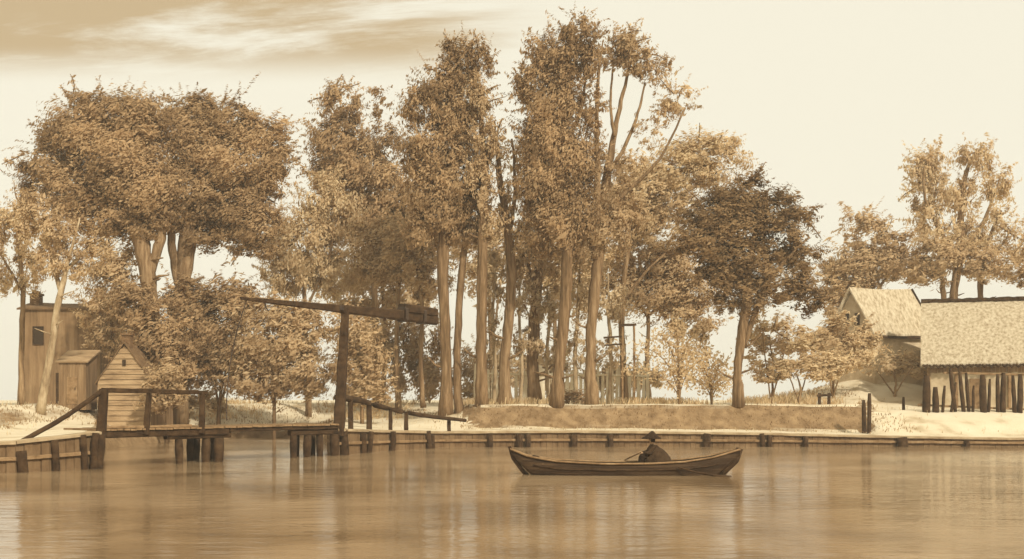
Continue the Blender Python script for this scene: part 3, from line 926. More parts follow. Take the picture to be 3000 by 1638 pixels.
# two trestles
for (cap0, cap1, capz, piles) in (
        (484, 672, 1.10, [(530, 22, -.03, 0.2), (556, 20, .01, 1.5), (600, 24, .02, .35), (640, 28, .0, .15), (575, 20, .0, 2.3), (622, 18, 0, 2.2)]),
        (848, 1002, 1.10, [(860, 20, 0, .2), (897, 22, .02, .3), (940, 20, -.02, .25), (980, 26, 0, .2), (915, 18, 0, 2.2), (868, 18, 0, 2.3)])):
    m_ = MB()
    for off in (0.25, 2.2):
        a, b = onb(cap0, off), onb(cap1, off)
        m_.beam((a.x, a.y, capz), (b.x, b.y, capz), 0.26, 0.22)
    pier = m_.build('pier', M['wood_dark'], BR, bo)
    for (px, w, lean, off) in piles:
        p = onb(px, off)
        m_ = MB()
        r = px2m(w, p.y) / 2
        m_.tube([(p.x + lean * 3 * (1 - f), p.y, 1.0 - f * 2.6) for f in np.linspace(0, 1, 7)], [r * (1 + .12 * math.sin(k * 1.7)) for k in range(7)], 10, 0.07)
        m_.build('pile', M['wood_dark'], pier, bo, True)
# tall post, balance beam
m_ = MB()
pb, pt = onbz(992, 1240, .3), onbz(1012, 902, .3)
m_.beam((pb.x, pb.y, 0.9), pt, 0.52, 0.5, 0.34, 0.4, 14, 0.018)
m_.build('upright_post', M['wood_dark'], BR, bo)
m_ = MB()
t0, t1 = onbz(706, 874, .3), onbz(1274, 934, .3)
m_.beam(t0, t1, 0.16, 0.13, 0.46, 0.62, 22, 0.014)
bb = m_.build('balance_beam', M['wood_dark'], BR, bo)
m_ = MB()
c0, c1 = onbz(1178, 903, .3), onbz(1272, 917, .3)
m_.beam(c0, c1, 0.56, 0.46, 0.56, 0.42, 5, 0.012)
m_.build('counterweight', M['wood_dark'], bb, bo)
for px, py in ((1180, 921), (1234, 927)):
    m_ = MB()
    a, b = onbz(px - 4, py, .3), onbz(px + 4, py + .8, .3)
    m_.beam(a, b, 0.64, 0.74, seg=1, jit=0)
    m_.build('iron_band', M['iron'], bb, bo)
m_ = MB()
a = onbz(1004, 905, .3)
m_.beam((a.x, a.y - .36, a.z + .02), (a.x, a.y + .36, a.z + .02), 0.16, 0.2, seg=2)
m_.build('pivot_saddle', M['iron'], bb, bo)
# lifting chain from beam tip down to the leaf
m_ = MB()
ca, cb = onbz(722, 882, .3), onbz(664, 1232, .2)
nl = 46
for i in range(nl):
    f0, f1 = i / nl, (i + 1.25) / nl
    p, q = ca.lerp(cb, f0), ca.lerp(cb, min(f1, 1))
    sg = Vector((-0.25 * 4 * f0 * (1 - f0), 0, 0))
    sg1 = Vector((-0.25 * 4 * f1 * (1 - f1), 0, 0)) if f1 <= 1 else Vector((0, 0, 0))
    m_.tube([p + sg, q + sg1], 0.022 if i % 2 else 0.03, 6)
m_.build('lifting_chain', M['iron'], BR, bo)
m_ = MB()
p = onbz(776, 882, .3)
m_.tube([p, p + Vector((.03, 0, -.25)), p + Vector((.14, 0, -.42)), p + Vector((.22, 0, -.36))], [.04, .035, .03, .02], 7)
m_.build('hook', M['iron'], bb, bo)
# left railing on the fixed span
m_ = MB()
m_.beam(onbz(300, 1143), onbz(606, 1150), 0.16, 0.17, seg=12, jit=.018)
rl = m_.build('railing', M['wood_dark'], BR, bo)
for (x0, y0, x1, y1, w) in ((296, 1262, 304, 1140, .34), (428, 1243, 437, 1150, .22), (592, 1228, 592, 1146, .24)):
    m_ = MB()
    a, b = onbz(x0, y0), onbz(x1, y1)
    a.z = DZ - .25
    m_.beam(a, b, w, w * .9, w * .85, w * .85, 5, .015)
    m_.build('rail_post', M['wood_dark'], rl, bo)
m_ = MB()
e = Vector((*XY(58, 39.7), 0))
e.z = EYE - (1296 - HY) * 39.7 / F
s0 = onbz(300, 1145)
pm = s0.lerp(e, .5) - Vector((0, 0, .1))
pts = spline([tuple(s0), tuple(pm), tuple(e)], 8)
m_.tube(pts, .095, 8, .08)
m_.build('sloping_rail', M['wood_dark'], rl, bo, True)

# ------------------------------------------------------------------ quays
def shore_at(px, inset=0.0):
    for i in range(len(SHORE) - 1):
        if SHORE[i][0] <= px <= SHORE[i + 1][0]:
            a, b = Vector(SH[i]), Vector(SH[i + 1])
            k = (px - 1500.0) / F
            dv = b - a
            den = dv.x - k * dv.y
            t = (k * a.y - a.x) / den
            p = a + dv * t
            n = Vector((-dv.y, dv.x)).normalized()
            return p + n * inset
    raise ValueError


ZQ = lambda px: float(np.interp(px, [-700, 45, 287, 985, 1100, 1300, 1700, 2200, 2640, 2950, 4200], [0.97, 1.09, 1.36, 1.22, 1.05, .83, .85, .74, .55, .44, .42]))


def quay(label, pxs, posts, extra=None):
    p0 = shore_at(pxs[0])
    org = Vector((p0.x, p0.y, 0))
    t = thing('quay_wall', label, 'quay wall', org, 'timber quay walls along the water')
    wall, cap, waler = MB(), MB(), MB()
    line = [(Vector((*shore_at(p, 0.0), 0)), ZQ(p)) for p in pxs]
    if extra:
        line = extra[0] + line + extra[1]
    for i in range(len(line) - 1):
        (a, za), (b, zb) = line[i], line[i + 1]
        dv = (b - a)
        ln = dv.length
        u = dv.normalized()
        nrm = Vector((-u.y, u.x, 0))
        n = max(1, int(ln / 0.3))
        for j in range(n):
            f0, f1 = j / n, (j + 1) / n
            q0, q1 = a + dv * f0 + u * .008, a + dv * f1 - u * .008
            z = za + (zb - za) * f0 - .1
            o = nrm * random.uniform(-.02, .02)
            wall.hexa([q0 + o + Vector((0, 0, -1.2)), q1 + o + Vector((0, 0, -1.2)), q1 + o + nrm * .09 + Vector((0, 0, -1.2)), q0 + o + nrm * .09 + Vector((0, 0, -1.2)),
                       q0 + o + Vector((0, 0, z)), q1 + o + Vector((0, 0, z)), q1 + o + nrm * .09 + Vector((0, 0, z)), q0 + o + nrm * .09 + Vector((0, 0, z))])
        cap.beam(a + nrm * .16 + Vector((0, 0, za - .03)), b + nrm * .16 + Vector((0, 0, zb - .03)), 0.58, 0.14, seg=max(2, int(ln / .8)))
        waler.beam(a - nrm * .07 + Vector((0, 0, za * .45)), b - nrm * .07 + Vector((0, 0, zb * .45)), 0.1, 0.13, seg=max(2, int(ln / .8)))
    wall.build('planking', M['quay_plank'], t, org)
    cap.build('coping_beam', M['quay_top'], t, org)
    waler.build('waler', M['wood_mid'], t, org)
    for px, w, hh in posts:
        p = shore_at(px, -0.16)
        m = MB()
        r = px2m(w, p.y) / 2
        zt = ZQ(px) * hh + random.uniform(-.05, .12)
        lean_ = random.uniform(-.09, .09)
        m.tube([(p.x + random.uniform(-.02, .02) + lean_ * zz, p.y, zz) for zz in np.linspace(zt, -1.2, 6)], [r * .95, r, r * 1.03, r, r, r], 10, .06)
        m.build('fender_pile', M['wood_dark'], t, org, True)
    return t


cA = (Vector((*XY(302, 50), 0)), 1.3)
quay('near timber quay wall at the left carrying the foot of the bridge', [-2500, -700, -300, 45, 287], [(-250, 22, .9), (-100, 22, .95), (62, 30, .7), (160, 22, .9), (245, 20, .95), (268, 22, .96), (284, 24, .98)],
     ([], [cA]))
cB = (Vector((*XY(958, 56.5), 0)), 1.15)
quay('long low timber quay wall running right from the tall bridge post', [986, 1100, 1300, 1700, 2200, 2640, 2950, 4100],
     [(1000, 26, .98), (1058, 18, .92), (1075, 16, .92), (1142, 18, .92), (1250, 18, .92), (1262, 14, .9), (1437, 16, .9), (1520, 20, .85), (1546, 16, .85), (1680, 20, .85), (1790, 16, .7), (2068, 22, .85), (2232, 14, .9),
      (2252, 14, .9), (2358, 16, .9), (2640, 34, .8), (2830, 16, .8), (3150, 16, .8)], ([cB], []))

# right railing on the quay
rp = shore_at(1005, .35)
ro = Vector((rp.x, rp.y, 1.2))
RR = thing('railing', 'low timber railing sloping down to the right from the tall bridge post', 'railing', ro)


def onq(px, py, inset=.35):
    p = shore_at(px, inset)
    return Vector((p.x, p.y, EYE - (py - HY) * p.y / F))


pts = spline([tuple(onq(1006, 1164)), tuple(onq(1070, 1173)), tuple(onq(1150, 1196)), tuple(onq(1260, 1218)), tuple(onq(1366, 1232))], 5)
m_ = MB()
for i in range(len(pts) - 1):
    pass
m_.tube(pts, [.17 - .08 * i / len(pts) for i in range(len(pts))], 8, .07)
m_.build('handrail', M['wood_dark'], RR, ro, True)
for px, py, w in ((1046, 1172, .24), (1100, 1184, .26), (1160, 1200, .2), (1206, 1208, .22), (1316, 1226, .2)):
    p = onq(px, py)
    m_ = MB()
    m_.beam((p.x, p.y, gz(p.x, p.y + .3) - .1), p, w, w, w * .9, w * .9, 4, .014)
    m_.build('rail_post', M['wood_dark'], RR, ro)


# ------------------------------------------------------------------ mooring posts and small stakes
def stake(name, label, cat, px, ytop, d, w, lean=0.0, group=None, mat='wood_dark', below=.3):
    X = (px - 1500) * d / F
    z = gz(X, d)
    zt = EYE - (ytop - HY) * d / F
    m = MB()
    r = px2m(w, d) / 2
    h = zt - z
    m.tube([(X + lean * f, d, z - below + (h + below) * f) for f in np.linspace(0, 1, 6)], [r * 1.05, r * 1.05, r, r * .98, r * .95, r * .7], 9, .08)
    o = m.build(name, M[mat], None, Vector((X, d, z)), True)
    return tag(o, label, cat, group)


GM = 'dark posts where the turf bank ends'
stake('mooring_post', 'taller thin dark post at the right end of the turf bank', 'post', 2546, 1152, 64.6, 12, .03, GM)
stake('mooring_post', 'shorter dark post touching the right end of the turf bank', 'post', 2533, 1172, 65.2, 13, -.06, GM)
stake('stake', 'short dark stake standing alone on the sand left of the palisade', 'stake', 2647, 1163, 70, 9, 0)
stake('stake', 'thin leaning stake on the far bank beyond the lifting leaf', 'stake', 640, 1130, 77, 8, .5, None, 'wood_mid')
# little stile on the bank
zz = gz(*XY(2415, 69))
so = Vector((*XY(2415, 69), zz))
ST = thing('stile', 'tiny dark timber stile on top of the turf bank', 'stile', so)
for px in (2400, 2428):
    X, Y = XY(px, 69)
    m_ = MB()
    m_.beam((X, Y, zz - .2), (X + .02, Y, zz + .72), .16, .18, seg=3)
    m_.build('post', M['wood_dark'], ST, so)
m_ = MB()
m_.beam((*XY(2393, 68.86), zz + .55), (*XY(2436, 68.86), zz + .6), .08, .14, seg=3)
m_.build('rail', M['wood_dark'], ST, so)

# gate frame at the end of the grove
gd = 71.0
go_ = Vector((*XY(1840, gd), gz(*XY(1840, gd))))
GT = thing('gate_frame', 'thin timber gate frame with a flat lintel standing right of the grove', 'gate frame', go_)
for px, yt in ((1824, 958), (1858, 955)):
    X, Y = XY(px, gd)
    m_ = MB()
    m_.beam((X, Y, gz(X, Y) - .2), (X, Y, EYE - (yt - HY) * gd / F), .13, .13, seg=9, jit=.02)
    m_.build('post', M['wood_mid'], GT, go_)
m_ = MB()
m_.beam((*XY(1816, gd), EYE - (953 - HY) * gd / F), (*XY(1864, gd), EYE - (951 - HY) * gd / F), .15, .15, seg=3)
m_.build('lintel', M['wood_dark'], GT, go_)
m_ = MB()
m_.beam((*XY(1768, gd - .12), EYE - (990 - HY) * gd / F), (*XY(1822, gd - .12), EYE - (986 - HY) * gd / F), .09, .12, seg=3)
m_.beam((*XY(1772, gd - .12), EYE - (1012 - HY) * gd / F), (*XY(1822, gd - .12), EYE - (1008 - HY) * gd / F), .09, .1, seg=3)
m_.build('bracket', M['wood_dark'], GT, go_)

# paling fence behind the grove
fd = 77.0
fo = Vector((*XY(1390, fd), gz(*XY(1390, fd))))
PF = thing('paling_fence', 'low pale paling fence standing behind the trunks of the grove', 'fence', fo)
m_ = MB()
x = 1392
fr = random.Random(3)
while x < 1900:
    if fr.random() > .1:
        X, Y = XY(x, fd)
        zg = gz(X, Y)
        ht = EYE - ((1078 + fr.uniform(-10, 16)) - HY) * fd / F
        w = px2m(fr.uniform(9, 13), fd) / 2
        ln = fr.uniform(-.06, .06)
        m_.hexa([(X - w, Y, zg - .1), (X + w, Y, zg - .1), (X + w, Y + .04, zg - .1), (X - w, Y + .04, zg - .1),
                 (X - w * .8 + ln, Y, ht), (X + w * .8 + ln, Y, ht - .05), (X + w * .8 + ln, Y + .04, ht - .05), (X - w * .8 + ln, Y + .04, ht)])
    x += fr.uniform(11.5, 15)
tag(m_.build('palings', M['wood_pale'], PF, fo), kind=None)
for (a, b, y) in ((1392, 1560, 1094), (1562, 1750, 1096), (1752, 1900, 1098)):
    m_ = MB()
    m_.beam((*XY(a, fd - .08), EYE - (y - HY) * fd / F), (*XY(b, fd - .08), EYE - (y + 4 - HY) * fd / F), .08, .13, seg=8, jit=.02)
    m_.build('rail', M['wood_pale'], PF, fo)
for px in (1394, 1562, 1752, 1898):
    X, Y = XY(px, fd + .1)
    m_ = MB()
    m_.beam((X, Y, gz(X, Y) - .2), (X, Y, EYE - (1066 - HY) * fd / F), .16, .16, seg=6, jit=.015)
    m_.build('post', M['wood_pale'], PF, fo)
# brushwood pile
bx, bY = XY(1670, 72)
bz = gz(bx, bY)
m_ = MB()
br = random.Random(9)
for i in range(150):
    a = br.uniform(-1.3, 1.3)
    c = Vector((bx + br.uniform(-1.15, 1.15), bY + br.uniform(-.5, .5), bz + .05 + br.uniform(0, 1) * .9 * (1 - abs(a) / 2.2)))
    dv = Vector((br.gauss(.6, .5), br.gauss(0, .4), br.gauss(.15, .3))).normalized() * br.uniform(.25, .6)
    m_.tube([c - dv, c + dv * .1 + Vector((0, 0, .04)), c + dv], [.03, .028, .014], 5)
tag(m_.build('brushwood_pile', M['wood_mid'], None, Vector((bx, bY, bz))), 'low heap of brown brushwood between the trunks of the grove', 'brushwood pile')

# ------------------------------------------------------------------ palisade on the right
pd = 68.6
po = Vector((*XY(2705, pd), gz(*XY(2705, pd))))
PL = thing('palisade', 'dark uneven palisade of leaning stakes in front of the barn', 'palisade', po)
pr = random.Random(4)
spec = [(2714, 1100, 22, 0), (2740, 1134, 18, -.05), (2768, 1130, 9, .16), (2784, 1078, 12, -.3), (2800, 1120, 9, .3), (2812, 1088, 12, -.25), (2830, 1092, 10, -.2), (2852, 1130, 8, .05), (2878, 1098, 20, -.1), (2900, 1110, 9, .1),
        (2922, 1096, 12, -.05), (2940, 1092, 16, .05), (2968, 1100, 12, -.1), (2990, 1096, 16, .06)]
for px, yt, w, ln in spec:
    X, Y = XY(px, pd)
    z = gz(X, Y)
    zt = EYE - (yt - HY) * pd / F
    r = px2m(w, pd) / 2
    m_ = MB()
    m_.tube([(X - ln * (1 - f), Y + pr.uniform(-.03, .03), z - .2 + (zt - z + .2) * f) for f in np.linspace(0, 1, 6)], [r, r * 1.05, r, r, r * .9, r * .65], 8, .1)
    m_.build('paling', M['wood_dark'], PL, po, True)
for (a, ya, b, yb) in ((2765, 1092, 3004, 1098), (2690, 1186, 3004, 1200)):
    m_ = MB()
    m_.beam((*XY(a, pd + .16), EYE - (ya - HY) * pd / F), (*XY(b, pd + .16), EYE - (yb - HY) * pd / F), .09, .12, seg=12, jit=.02)
    m_.build('rail', M['wood_mid'], PL, po)


# ------------------------------------------------------------------ buildings
def v3(p, z):
    return Vector((p[0], p[1], z))


def gabled(root, org, P0, u, v, L, Wd, zb, ze, zr, wall, roof, over=.3, th=.16, gable_mat=None):
    """P0 front corner; u long direction, v gable direction (unit 2D); walls, two roof slopes, as parts"""
    P0 = Vector(P0)
    u, v = Vector(u), Vector(v)
    c = [P0, P0 + u * L, P0 + u * L + v * Wd, P0 + v * Wd]
    mid0, mid1 = P0 + v * Wd / 2, P0 + u * L + v * Wd / 2
    mb = MB()
    vs = [v3(p, zb) for p in c] + [v3(p, ze) for p in c] + [v3(mid0, zr - .12), v3(mid1, zr - .12)]
    mb.add(vs, [(0, 1, 5, 4), (1, 2, 6, 9, 5), (2, 3, 7, 6), (3, 0, 4, 8, 7), (0, 3, 2, 1)])
    w = mb.build('wall', M[wall], root, org)
    sl = (zr - ze) / (Wd / 2)
    rf = MB()
    r0, r1 = mid0 - u * over, mid1 + u * over
    n = 9
    for sgn, e0 in ((-1, P0), (1, P0 + v * Wd)):
        ea, eb = e0 - u * over + v * (sgn * over), e0 + u * (L + over) + v * (sgn * over)
        zl = ze - sl * over
        # slightly wavy sheet in n x 6 cells with thickness
        top, bot = [], []
        for i in range(n + 1):
            for j in range(6):
                f, g = i / n, j / 5
                a = ea.lerp(eb, f)
                b = r0.lerp(r1, f)
                p = a.lerp(b, g)
                z = zl + (zr - zl) * g + random.uniform(-.05, .05) * (0 < g < 1) - .1 * math.sin(f * PI) * g - (.05 * random.random() if g == 0 else 0)
                top.append((p.x, p.y, z + th))
                bot.append((p.x, p.y, z))
        o = 0
        fs = []
        m6 = (n + 1) * 6
        for i in range(n):
            for j in range(5):
                q = (i * 6 + j, (i + 1) * 6 + j, (i + 1) * 6 + j + 1, i * 6 + j + 1)
                fs.append(q)
                fs.append(tuple(m6 + k for k in reversed(q)))
        for i in range(n):
            fs.append((i * 6, m6 + i * 6, m6 + (i + 1) * 6, (i + 1) * 6))
            fs.append((i * 6 + 5, (i + 1) * 6 + 5, m6 + (i + 1) * 6 + 5, m6 + i * 6 + 5))
        for j in range(5):
            fs.append((j, j + 1, m6 + j + 1, m6 + j))
            fs.append((n * 6 + j, m6 + n * 6 + j, m6 + n * 6 + j + 1, n * 6 + j + 1))
        rf.add(top + bot, fs)
    r = rf.build('roof', M[roof], root, org)
    return w, r, c, (r0, r1)


def window(root, org, base, u, nrm, cx, cz, w, h, sill=True):
    """framed opening on a wall: base 2D point, u along, nrm outward"""
    base, u, nrm = Vector(base), Vector(u), Vector(nrm)
    p = base + u * cx

    def q(a, o, z):
        k = p + u * a + nrm * o
        return Vector((k.x, k.y, z))
    fm = MB()
    t = .06
    for (a0, a1, z0, z1) in ((-w / 2 - t, -w / 2, cz - h / 2 - t, cz + h / 2 + t), (w / 2, w / 2 + t, cz - h / 2 - t, cz + h / 2 + t), (-w / 2, w / 2, cz + h / 2, cz + h / 2 + t), (-w / 2, w / 2, cz - h / 2 - t, cz - h / 2)):
        fm.hexa([q(a0, .05, z0), q(a1, .05, z0), q(a1, -.02, z0), q(a0, -.02, z0), q(a0, .05, z1), q(a1, .05, z1), q(a1, -.02, z1), q(a0, -.02, z1)])
    f = fm.build('window', M['wood_dark'], root, org)
    pm = MB()
    pm.hexa([q(-w / 2, .015, cz - h / 2), q(w / 2, .015, cz - h / 2), q(w / 2, -.01, cz - h / 2), q(-w / 2, -.01, cz - h / 2),
             q(-w / 2, .015, cz + h / 2), q(w / 2, .015, cz + h / 2), q(w / 2, -.01, cz + h / 2), q(-w / 2, -.01, cz + h / 2)])
    pm.build('pane', M['hollow'], f, org)
    return f


# thatched cottage on the rise
P0 = Vector(XY(2562, 79.5))
G1 = Vector(XY(2432, 82.0))
L1 = Vector(XY(2728, 80.8))
u = (L1 - P0).normalized()
v = Vector((-u.y, u.x))
Wd = 4.0
Ll = (L1 - P0).length
v = (G1 - P0).normalized()
Wd = (G1 - P0).length
zb = gz(P0.x, P0.y) - .8
co = v3(P0, zb)
CT = thing('cottage', 'small thatched cottage with a pale steep roof on the sandy rise', 'cottage', co)
w_, r_, c_, rg = gabled(CT, co, P0, u, v, Ll, Wd, zb, EYE + (HY - 968) * 79.5 / F, EYE + (HY - 850) * 81 / F, 'plaster', 'thatch_pale', .25, .2)
# dark verge and eaves timbers
ze, zr = EYE + (HY - 968) * 79.5 / F, EYE + (HY - 850) * 81 / F
sl = (zr - ze) / (Wd / 2)
ev = P0 + u * (Ll + .27) - v * .27
m_ = MB()
m_.beam(v3(ev, ze - sl * .27 + .12), v3(rg[1] + u * .03, zr + .16), .14, .24, seg=7, jit=.02)
m_.build('verge_board', M['wood_dark'], r_, co)
m_ = MB()
a, b = P0 - u * .2 - v * .3, P0 + u * (Ll + .3) - v * .3
m_.beam(v3(a, ze - sl * .3 + .05), v3(b, ze - sl * .3 + .05), .14, .17, seg=9, jit=.03)
m_.build('eaves_board', M['wood_dark'], r_, co)
m_ = MB()
cp = P0 + u * (Ll - .05) - v * .1
m_.beam(v3(cp, zb + .3), v3(cp, ze - .05), .16, .16, seg=6, jit=.02)
m_.build('corner_post', M['wood_dark'], w_, co)
gn = Vector((v.y, -v.x))
if gn.dot(u) > 0:
    gn = -gn
for t_ in (.38, .62):
    window(CT, co, P0, v, gn, Wd * t_, EYE + (HY - 935) * 80.5 / F, .26, .75)
un = Vector((u.y, -u.x))
if un.y > 0:
    un = -un

# long barn with pale roof
P0 = Vector(XY(2716, 73))
u = Vector((1, -.378)).normalized()
v = Vector((-u.y, u.x))
Lb, Wb = 9.0, 9.0
zb = gz(P0.x, P0.y) - .6
bo2 = v3(P0, zb)
BN = thing('barn', 'long low barn with a big pale roof at the right edge behind the palisade', 'barn', bo2)
zbe, zbr = EYE + (HY - 1060) * 73 / F, EYE + (HY - 893) * 77.5 / F
w_, r_, c_, rg = gabled(BN, bo2, P0, u, v, Lb, Wb, zb, zbe, zbr, 'plaster', 'thatch_pale', .4, .24)
m_ = MB()
m_.beam(v3(rg[0], zbr + .22), v3(rg[1], zbr + .22), .34, .26, seg=40, jit=.045)
m_.build('ridge_board', M['wood_dark'], r_, bo2)
m_ = MB()
sl = (zbr - zbe) / (Wb / 2)
for i in range(23):
    q = P0 - u * .3 - v * .47 + u * (i * .4)
    m_.tube([v3(q + u * .02, zbe - sl * .4 + .14), v3(q + u * .2, zbe - sl * .4 + .02 + random.uniform(-.05, .03)), v3(q + u * .38, zbe - sl * .4 + .14)], [.07, .11, .07], 7)
m_.build('eaves_edge', M['wood_dark'], r_, bo2)
for i, t_ in enumerate((.1, 1.8, 3.4, 5.0, 6.6, 8.4)):
    m_ = MB()
    q = P0 + u * t_ - v * .07
    m_.beam(v3(q, zb + .1), v3(q, zbe), .2, .14, seg=5, jit=.012)
    m_.build('wall_post', M['wood_mid'], BN, bo2)
m_ = MB()
q = P0 - v * .03
for i in range(40):
    a = q + u * (i * .22)
    b = a + u * .2
    z0 = zbe - .75 + random.uniform(-.03, .03)
    m_.hexa([v3(a, z0), v3(b, z0), v3(b + v * .02, z0), v3(a + v * .02, z0), v3(a, zbe - .02), v3(b, zbe - .02), v3(b + v * .02, zbe - .02), v3(a + v * .02, zbe - .02)])
m_.build('shade_boards', M['shade_plank'], BN, bo2)  # short brown boards standing in for the shade band under the eaves
m_ = MB()
q = P0 + u * 2.6 - v * .04
m_.hexa([v3(q + u * a - v * o, z) for z in (zb + .5, zb + 2.5) for (a, o) in ((0, 0.02), (1.0, 0.02), (1.0, -.02), (0, -.02))])
dr = m_.build('door', M['wood_mid'], BN, bo2)

# tall brown house at the left
d0 = 74.0
P0 = Vector(XY(60, d0))
u = (Vector(XY(292, d0)) - P0).normalized()
v = Vector((-u.y, u.x))
Lh = (Vector(XY(292, d0)) - P0).length
zb = gz(P0.x, P0.y) - .3
ho = v3(P0, zb)
TH = thing('house', 'tall brown house with a flat eaves line at the far left behind the pale trees', 'house', ho)
zhe = EYE + (HY - 905) * d0 / F
gab = gabled(TH, ho, P0, u, v, Lh, 5.0, zb, zhe, zhe + .55, 'plaster_brown', 'roof_brown', .18, .12)
m_ = MB()
a = P0 + u * .55 + v * 1.2
m_.box(a.x - .32, a.x + .32, a.y - .3, a.y + .3, zhe - .2, zhe + 1.0)
m_.box(a.x - .39, a.x + .39, a.y - .37, a.y + .37, zhe + 1.0, zhe + 1.14)
m_.box(a.x - .22, a.x + .22, a.y - .2, a.y + .2, zhe + 1.14, zhe + 1.3)
m_.build('chimney', M['brick'], gab[1], ho)
nr = Vector((0, -1))
for cx_, cz_ in ((1.2, zb + 4.9), (4.2, zb + 2.0)):
    window(TH, ho, P0, u, nr, cx_, cz_, .62, 1.15)
m_ = MB()
q = P0 + u * 2.4 - v * .03
m_.hexa([v3(q + u * a_ - v * o_, z_) for z_ in (zb + .3, zb + 2.4) for (a_, o_) in ((0, .02), (.95, .02), (.95, -.02), (0, -.02))])
dr = m_.build('door', M['wood_dark'], TH, ho)
m_ = MB()
q = q + u * .82 - v * .07
m_.tube([v3(q, zb + 1.3), v3(q + u * .1, zb + 1.3)], .03, 6)
m_.build('handle', M['iron'], dr, ho)

# lean-to shed in front of it
d0 = 66.5
P0 = Vector(XY(172, d0))
Ls = (Vector(XY(252, d0)) - P0).length
u, v = Vector((1, 0)), Vector((0, 1))
zb = gz(P0.x, P0.y) - .3
sho = v3(P0, zb)
SHD = thing('shed', 'small brown lean-to shed with a slanting roof in front of the tall house', 'shed', sho)
z0, z1 = EYE + (HY - 1062) * d0 / F, EYE + (HY - 1030) * (d0 + 1.8) / F
m_ = MB()
c = [P0, P0 + u * Ls, P0 + u * Ls + v * 1.8, P0 + v * 1.8]
m_.add([v3(p, zb) for p in c] + [v3(c[0], z0), v3(c[1], z0), v3(c[2], z1), v3(c[3], z1)], [(0, 1, 5, 4), (1, 2, 6, 5), (2, 3, 7, 6), (3, 0, 4, 7), (0, 3, 2, 1), (4, 5, 6, 7)])
for i in range(9):
    a = P0 + u * (Ls * (i + .5) / 9) - v * .02
    m_.box(a.x - .02, a.x + .02, a.y - .02, a.y + .012, zb + .1, z0 - .03)
m_.build('wall', M['plaster_brown'], SHD, sho)
m_ = MB()
e = .16
m_.slab([v3(P0 - u * e - v * e, z0 + .06), v3(P0 + u * (Ls + e) - v * e, z0 + .06), v3(P0 + u * (Ls + e) + v * (1.8 + e), z1 + .1), v3(P0 - u * e + v * (1.8 + e), z1 + .1)], .09)
m_.build('roof', M['clap'], SHD, sho)
m_ = MB()
m_.box(P0.x + .5, P0.x + 1.15, P0.y - .05, P0.y - .022, zb + .35, zb + 2.0)
dr = m_.build('door', M['wood_mid'], SHD, sho)
m_ = MB()
m_.tube([(P0.x + 1.02, P0.y - .09, zb + 1.2), (P0.x + 1.02, P0.y - .09, zb + 1.36)], .025, 6)
m_.build('handle', M['iron'], dr, sho)

# gabled clapboard hut, gable to the viewer
d0 = 65.8
P0 = Vector(XY(286, d0))
v_ = (Vector(XY(444, d0)) - P0)
Wh = v_.length
v = v_.normalized()
u = Vector((-v.y, v.x))
zb = gz(P0.x + 1.5, P0.y) - .4
huo = v3(P0, zb)
HU = thing('hut', 'small gabled clapboard hut with a stub chimney behind the level bridge railing', 'hut', huo)
zhe, zhr = EYE + (HY - 1118) * d0 / F, EYE + (HY - 1006) * d0 / F
gab = gabled(HU, huo, P0, u, v, 4.2, Wh, zb, zhe, zhr, 'plaster_brown', 'roof_brown', .12, .1)
m_ = MB()
nb = 15
for i in range(nb):
    z0 = zb + .5 + (zhr - zb - .8) * i / nb
    z1 = z0 + (zhr - zb - .8) / nb * .93
    f = max(0, (z0 - zhe) / (zhr - zhe)) if z0 > zhe else 0
    f1 = max(0, (z1 - zhe) / (zhr - zhe)) if z1 > zhe else 0
    hw, hw1 = Wh / 2 * (1 - f) - .02, Wh / 2 * (1 - f1) - .02
    if hw1 < .1:
        break
    mc = P0 + v * Wh / 2
    m_.hexa([(mc.x - hw, mc.y - .075, z0), (mc.x + hw, mc.y - .075, z0), (mc.x + hw, mc.y - .01, z0), (mc.x - hw, mc.y - .01, z0),
             (mc.x - hw1, mc.y - .03, z1), (mc.x + hw1, mc.y - .03, z1), (mc.x + hw1, mc.y - .01, z1), (mc.x - hw1, mc.y - .01, z1)])
m_.build('clapboard', M['clap'], HU, huo)
m_ = MB()
mc = P0 + v * Wh / 2 + u * .5
m_.box(mc.x - .26, mc.x + .26, mc.y - .25, mc.y + .25, zhr - .4, zhr + .5)
m_.box(mc.x - .33, mc.x + .33, mc.y - .32, mc.y + .32, zhr + .5, zhr + .62)
m_.build('chimney', M['brick'], gab[1], huo)
mc = P0 + v * Wh / 2
m_ = MB()
zz_ = EYE + (HY - 1063) * d0 / F
m_.box(mc.x - .1, mc.x + .1, mc.y - .11, mc.y - .07, zz_ - .18, zz_ + .18)
m_.build('window', M['hollow'], HU, huo)

# ------------------------------------------------------------------ boat
bdp = 38.0
BL, BRt = 1494, 2166
boatO = Vector((*XY(1830, bdp), 0))
BT = thing('rowing_boat', 'long low dark rowing boat with upturned ends floating on the canal', 'boat', boatO)
x0, x1 = XY(BL, bdp)[0], XY(BRt, bdp)[0]


def sheer(t):     # gunwale height
    y = np.interp(t, [0, .08, .2, .4, .6, .75, .87, 1.0], [1316, 1337, 1350, 1357, 1356, 1351, 1340, 1317])
    return EYE - (y - HY) * bdp / F


def beamw(t):     # half breadth
    return float(np.interp(t, [0, .05, .15, .3, .5, .7, .85, .95, 1], [.08, .22, .45, .62, .68, .64, .46, .25, .13]))


def keelz(t):
    return float(np.interp(t, [0, .04, .09, .2, .8, .9, .96, 1], [.70, .40, -.02, -.14, -.14, -.02, .38, .62]))


